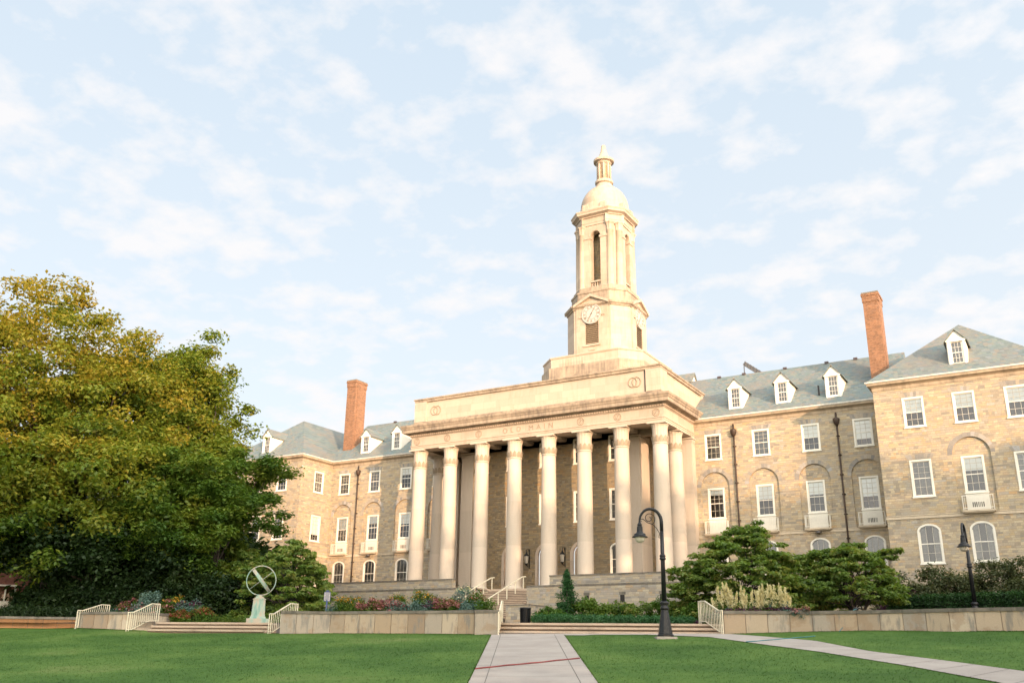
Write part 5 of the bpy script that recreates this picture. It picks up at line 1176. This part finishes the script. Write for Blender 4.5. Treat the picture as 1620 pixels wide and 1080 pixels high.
FL = [(195, 56, .7, .7, 'L_blue', None, 'blue-grey leaves at the left end of the far flower bed'), (210, 56, .8, 1.25, 'L_elm2', ('L_pink', 50, .06, .35), 'pink mound in the far flower bed left of the silver spruce'), (236, 55.5, .6, 2.15, 'L_blue', None, 'silvery blue pointed spruce-like plant in the far flower bed'), (225, 54.6, .7, .8, 'L_blue', ('L_pink', 20, .05, .4), 'low grey-green plant below the silver spruce-like plant'),
      (258, 55.8, .6, 1.35, 'L_elm2', ('L_pink', 40, .06, .4), 'pink flowers right of the silver spruce-like plant'), (273, 56, .6, 1.65, 'L_lime', ('L_yel', 14, .06, .5), 'tall green and yellow clump in the far flower bed'), (296, 55.5, .75, 1.35, 'L_blue', ('L_purp', 20, .06, .5), 'large grey-blue mound at the right of the far flower bed'), (318, 55, .7, .60, 'L_lime', ('L_red', 26, .06, .4), 'low green mound dotted with red flowers beside the left steps'), (286, 54.4, .5, .42, 'L_lime', ('L_red', 60, .05, .2), 'low red flowers right behind the second handrail')]
for i, (px, s, rx, h, m_, fl_, l_) in enumerate(FL): rot_shrub(l_, g0(px, s), rx, .45, h+.2, m_, 190+i, 26, 75, .075, 'flowering plant' if fl_ else 'plant', 'bedding_plant', 'bedding plants in the far left flower bed', asp=.3, spiky=.5, flowers=fl_, cr=.26)
# cream plumes
pr = random.Random(5); px = 1133
lab = ['leftmost short cream plume of the plume bed', 'tall cream plume second from the left', 'cream plume third from the left, leaning slightly', 'tall cream plume fourth from the left', 'cream plume fifth from the left', 'cream plume sixth from the left, at the end of the left cluster', 'short greenish plume in the gap between the clusters', 'first tall plume right of the gap', 'cream plume with an orange tinge right of the gap', 'green-tinged plume left of the middle of the right cluster', 'orange-tipped plume leaning left in the right cluster', 'tallest plume in the middle of the right cluster', 'broad cream plume right of the tallest one', 'cream plume fourth from the right end', 'cream plume third from the right end', 'orange-tinged plume second from the right end', 'last cream plume at the right end, by the dogwood']
hs_ = 0; pxs = [1132, 1139, 1147, 1154, 1163, 1172, 1181, 1190, 1198, 1204, 1209, 1214, 1221, 1229, 1236, 1243, 1250]; hs = [.85, 1.35, 1.40, 1.38, 1.2, 1.25, 1.0, 1.15, 1.3, 1.2, 1.1, 1.45, 1.35, 1.38, 1.3, 1.2, 1.0]
for i, (px, h) in enumerate(zip(pxs, hs)):
    h *= 1.12
    b = gb(px, 43.6-.02*(px-1130)*.6+pr.uniform(-.1, .25)); e = tag(empty('plume_plant', b), lab[i], 'plume flower', 'cream plume flowers'); l_ = pr.uniform(-.08, .08)
    C, Rr = [], []
    for b_ in range(pr.choice((2, 3, 3))):
        dx_, lz, hh_ = pr.uniform(-.13, .13), pr.uniform(-.10, .10), h*pr.uniform(.78, 1.02)
        for f in np.linspace(.1, 1, 9): z = hh_*(.40+.56*f); C.append((dx_*f+lz*z+pr.uniform(-.03, .03), pr.uniform(-.07, .07), z)); Rr.append((.115*(1.15-f)+.012, .10*(1.15-f)+.012, .11))
    leaf_obj('plume', M['L_cream'], C, Rr, 20, .055, e, up=-.2, asp=.32, seed=220+i, droop=-1.2); leaf_obj('leaves', M['L_lime' if i % 3 else 'L_blue'], [(0, 0, z) for z in np.linspace(.1, h*.5, 5)], (.14, .12, .12), 14, .10, e, up=-.1, asp=.2, seed=250+i)
    MB().tube([(0, 0, 0), (l_*h*.5, 0, h*.5), (l_*h, 0, h*.9)], [.012, .01, .005], 5).build('stem', M['L_lime'], e)
for i, (px, l_) in enumerate(((1140, 'purple mound under the left plumes'), (1165, 'purple-flecked mound under the left cluster of plumes'), (1188, 'purple mound in the gap between the plume clusters'), (1215, 'dark mound under the tallest plume'), (1240, 'green mound under the right end plumes'), (1268, 'low plant with red flowers right of the plumes'))):
    rot_shrub(l_, gb(px, 43.2-.012*(px-1130)), .45, .3, .42, 'L_blue' if i in (0, 4, 5) else 'L_elm2', 280+i, 16, 60, .055, 'plant', 'bedding_plant', 'low plants at the foot of the plumes', asp=.3, flowers=('L_pink' if i == 5 else 'L_purp', 26, .045, .3), cr=.17)
for i, (px, s, rx, h) in enumerate(((62, 61, 1.6, 2.6), (105, 60.5, 1.9, 3.0), (150, 60, 1.9, 3.3), (195, 60.5, 1.8, 3.6), (245, 60.5, 1.9, 3.8), (295, 60, 1.9, 3.6), (340, 60.5, 1.8, 3.5))):
    rot_shrub(['dark undergrowth shrub beside the brick house at the far left', 'dark undergrowth shrub left of the leftmost handrail', 'dark undergrowth shrub behind the leftmost handrail', 'dark undergrowth shrub left of the silver spruce-like plant', 'dark undergrowth shrub right of the silver spruce-like plant', 'dark undergrowth shrub behind the yellow and grey-blue bed plants', 'dark undergrowth shrub left of the armillary sphere'][i], g0(px, s), rx, 1.1, h, 'L_dark', 330+i, 70, 130, .12, group='dark shrubs under the big trees', cr=.55)  # near-black leaf colour carries the shade below the crowns
# ------------------------------------------------------------------ grass blades (uncountable)
r = np.random.default_rng(77); nb = 170000; t = r.uniform(-31, 24, nb); s = 20+(34)*r.random(nb)**.8; sw = np.interp(t, WT, WS); ok = s < sw-.03
def inpoly(P_, t, s):
    x = np.array([p[0] for p in P_]); y = np.array([p[1] for p in P_]); c = np.zeros(len(t), bool); j = len(x)-1
    for i in range(len(x)): c ^= ((y[i] > s) != (y[j] > s)) & (t < (x[j]-x[i])*(s-y[i])/(y[j]-y[i]+1e-12)+x[i]); j = i
    return c
ok &= ~inpoly([PL[0], PL[1], PR[1], PR[0]], t, s); ok &= ~inpoly([tuple(p) for p in Ur]+[tuple(p) for p in Lr[::-1]], t, s)
ok &= ~((t > -19.4) & (t < -12.2) & (s > np.interp(t, [-19, -12.3], [52.55, 50.6])-1.1)); ok &= ~((t > -.6) & (t < 9.4) & (s > np.interp(t, [p[0] for p in STEP_R], [p[1] for p in STEP_R])-1.45))
t, s = t[ok], s[ok]
et, es = [], []
for P0, P1 in ((PL[0], PL[1]), (PR[0], PR[1])):
    f = r.random(5200); off = r.normal(size=5200)*.022; et.append(P0[0]+(P1[0]-P0[0])*f+off); es.append(P0[1]+(P1[1]-P0[1])*f)
for Q in (Ur, Lr):
    f = r.random(4200)*(len(Q)-1.01); i_ = f.astype(int); g_ = f-i_; et.append(Q[i_, 0]*(1-g_)+Q[i_+1, 0]*g_); es.append(Q[i_, 1]*(1-g_)+Q[i_+1, 1]*g_+r.normal(size=4200)*.022)
for (a0, a1) in ((-30, -19.6), (-12, -.5), (9.5, 24)):
    tt = r.uniform(a0, a1, 4200); et.append(tt); es.append(np.interp(tt, WT, WS)-np.abs(r.normal(size=4200))*.03-.02)
t = np.concatenate([t]+et); s = np.concatenate([s]+es); m = len(t); z = ground(t, s); X = CAM[0]+Rh[0]*t+Fh[0]*s; Y = CAM[1]+Rh[1]*t+Fh[1]*s
hh = r.uniform(.012, .034, m); wd = r.uniform(.008, .02, m); an = r.random(m)*PI; lean = r.normal(size=(m, 2))*.018
V = np.empty((m, 3, 3)); V[:, 0] = np.c_[X-np.cos(an)*wd, Y-np.sin(an)*wd, z-.005]; V[:, 1] = np.c_[X+np.cos(an)*wd, Y+np.sin(an)*wd, z-.005]; V[:, 2] = np.c_[X+lean[:, 0], Y+lean[:, 1], z+hh]
me = bpy.data.meshes.new('grass'); me.vertices.add(3*m); me.vertices.foreach_set('co', V.ravel()); me.loops.add(3*m); me.loops.foreach_set('vertex_index', np.arange(3*m)); me.polygons.add(m); me.polygons.foreach_set('loop_start', np.arange(0, 3*m, 3)); me.polygons.foreach_set('loop_total', np.full(m, 3))
a_ = me.attributes.new('rnd', 'FLOAT', 'FACE'); a_.data.foreach_set('value', r.random(m).astype(np.float32)); me.materials.append(M['blade']); me.update(calc_edges=True)
o = bpy.data.objects.new('grass', me); COL.objects.link(o); tag(o, 'short mown green grass growing over the front lawn', 'grass', kind='stuff')
# ------------------------------------------------------------------ brick house glimpsed at the far left
q = g0(2, 76); e = tag(empty('brick_house', (q[0], q[1], ZT), R(YAW+20)), 'red brick house with white windows glimpsed below the tree at the far left edge', 'house')
zq = A(16, 943, 76)[2]-ZT; mb = MB(); fnh = fr(0)
panel(mb, fnh, rect(-6, -1, 2.4, 7), [rect(-.75+k*3.2, zq-.95, .75+k*3.2, zq+.9) for k in (-1, 0)], 0, .3); mb.box(-6, .31, -1, 2.4, 6, 7); mb.build('wall', M['redbrick'], e)
for k in (-1, 0):
    f = MB(); panel(f, fnh, rect(-.75+k*3.2, zq-.95, .75+k*3.2, zq+.9), [rect(-.62+k*3.2, zq-.35, -.05+k*3.2, zq+.78), rect(.05+k*3.2, zq-.35, .62+k*3.2, zq+.78)], -.05, .1); w_ = f.build('window', M['white'], e); MB().add([fnh(a, b, .12) for a, b in rect(-.7+k*3.2, zq-.5, .7+k*3.2, zq+.85)], [(0, 1, 2, 3)]).build('pane', M['glass'], w_)
g = MB(); g.add([(-6.4, -.4, 7), (2.8, -.4, 7), (2.8, 3, 9.5), (-6.4, 3, 9.5), (-6.4, 6.4, 7), (2.8, 6.4, 7)], [(0, 1, 2, 3), (3, 2, 5, 4), (0, 3, 4), (1, 5, 2)]); g.build('roof', M['slate'], e)
# ------------------------------------------------------------------ the row of tall trees behind the camera that keeps the low sun off the lawn
SHL = []
for i, k in enumerate(range(-56, 62, 9)):
    x, y = 77+.6*k+(5 if i % 2 else -3), -63+.8*k-(4 if i % 2 else -2); h, w_ = 27.5+1.8*math.sin(i*2.1), 6.6
    b = (x, y, -8.5); tree('tall shade tree behind the photographer, across the lawn to the east', b, [(x, y, -8.5+h*.55, w_, w_, h*.44)], 210, 60, .42, M['L_elm2'], 300+i, .5, 14, group='shade trees behind the camera', cr=(1.3, 2.2), lo=.2, name='shade_tree')
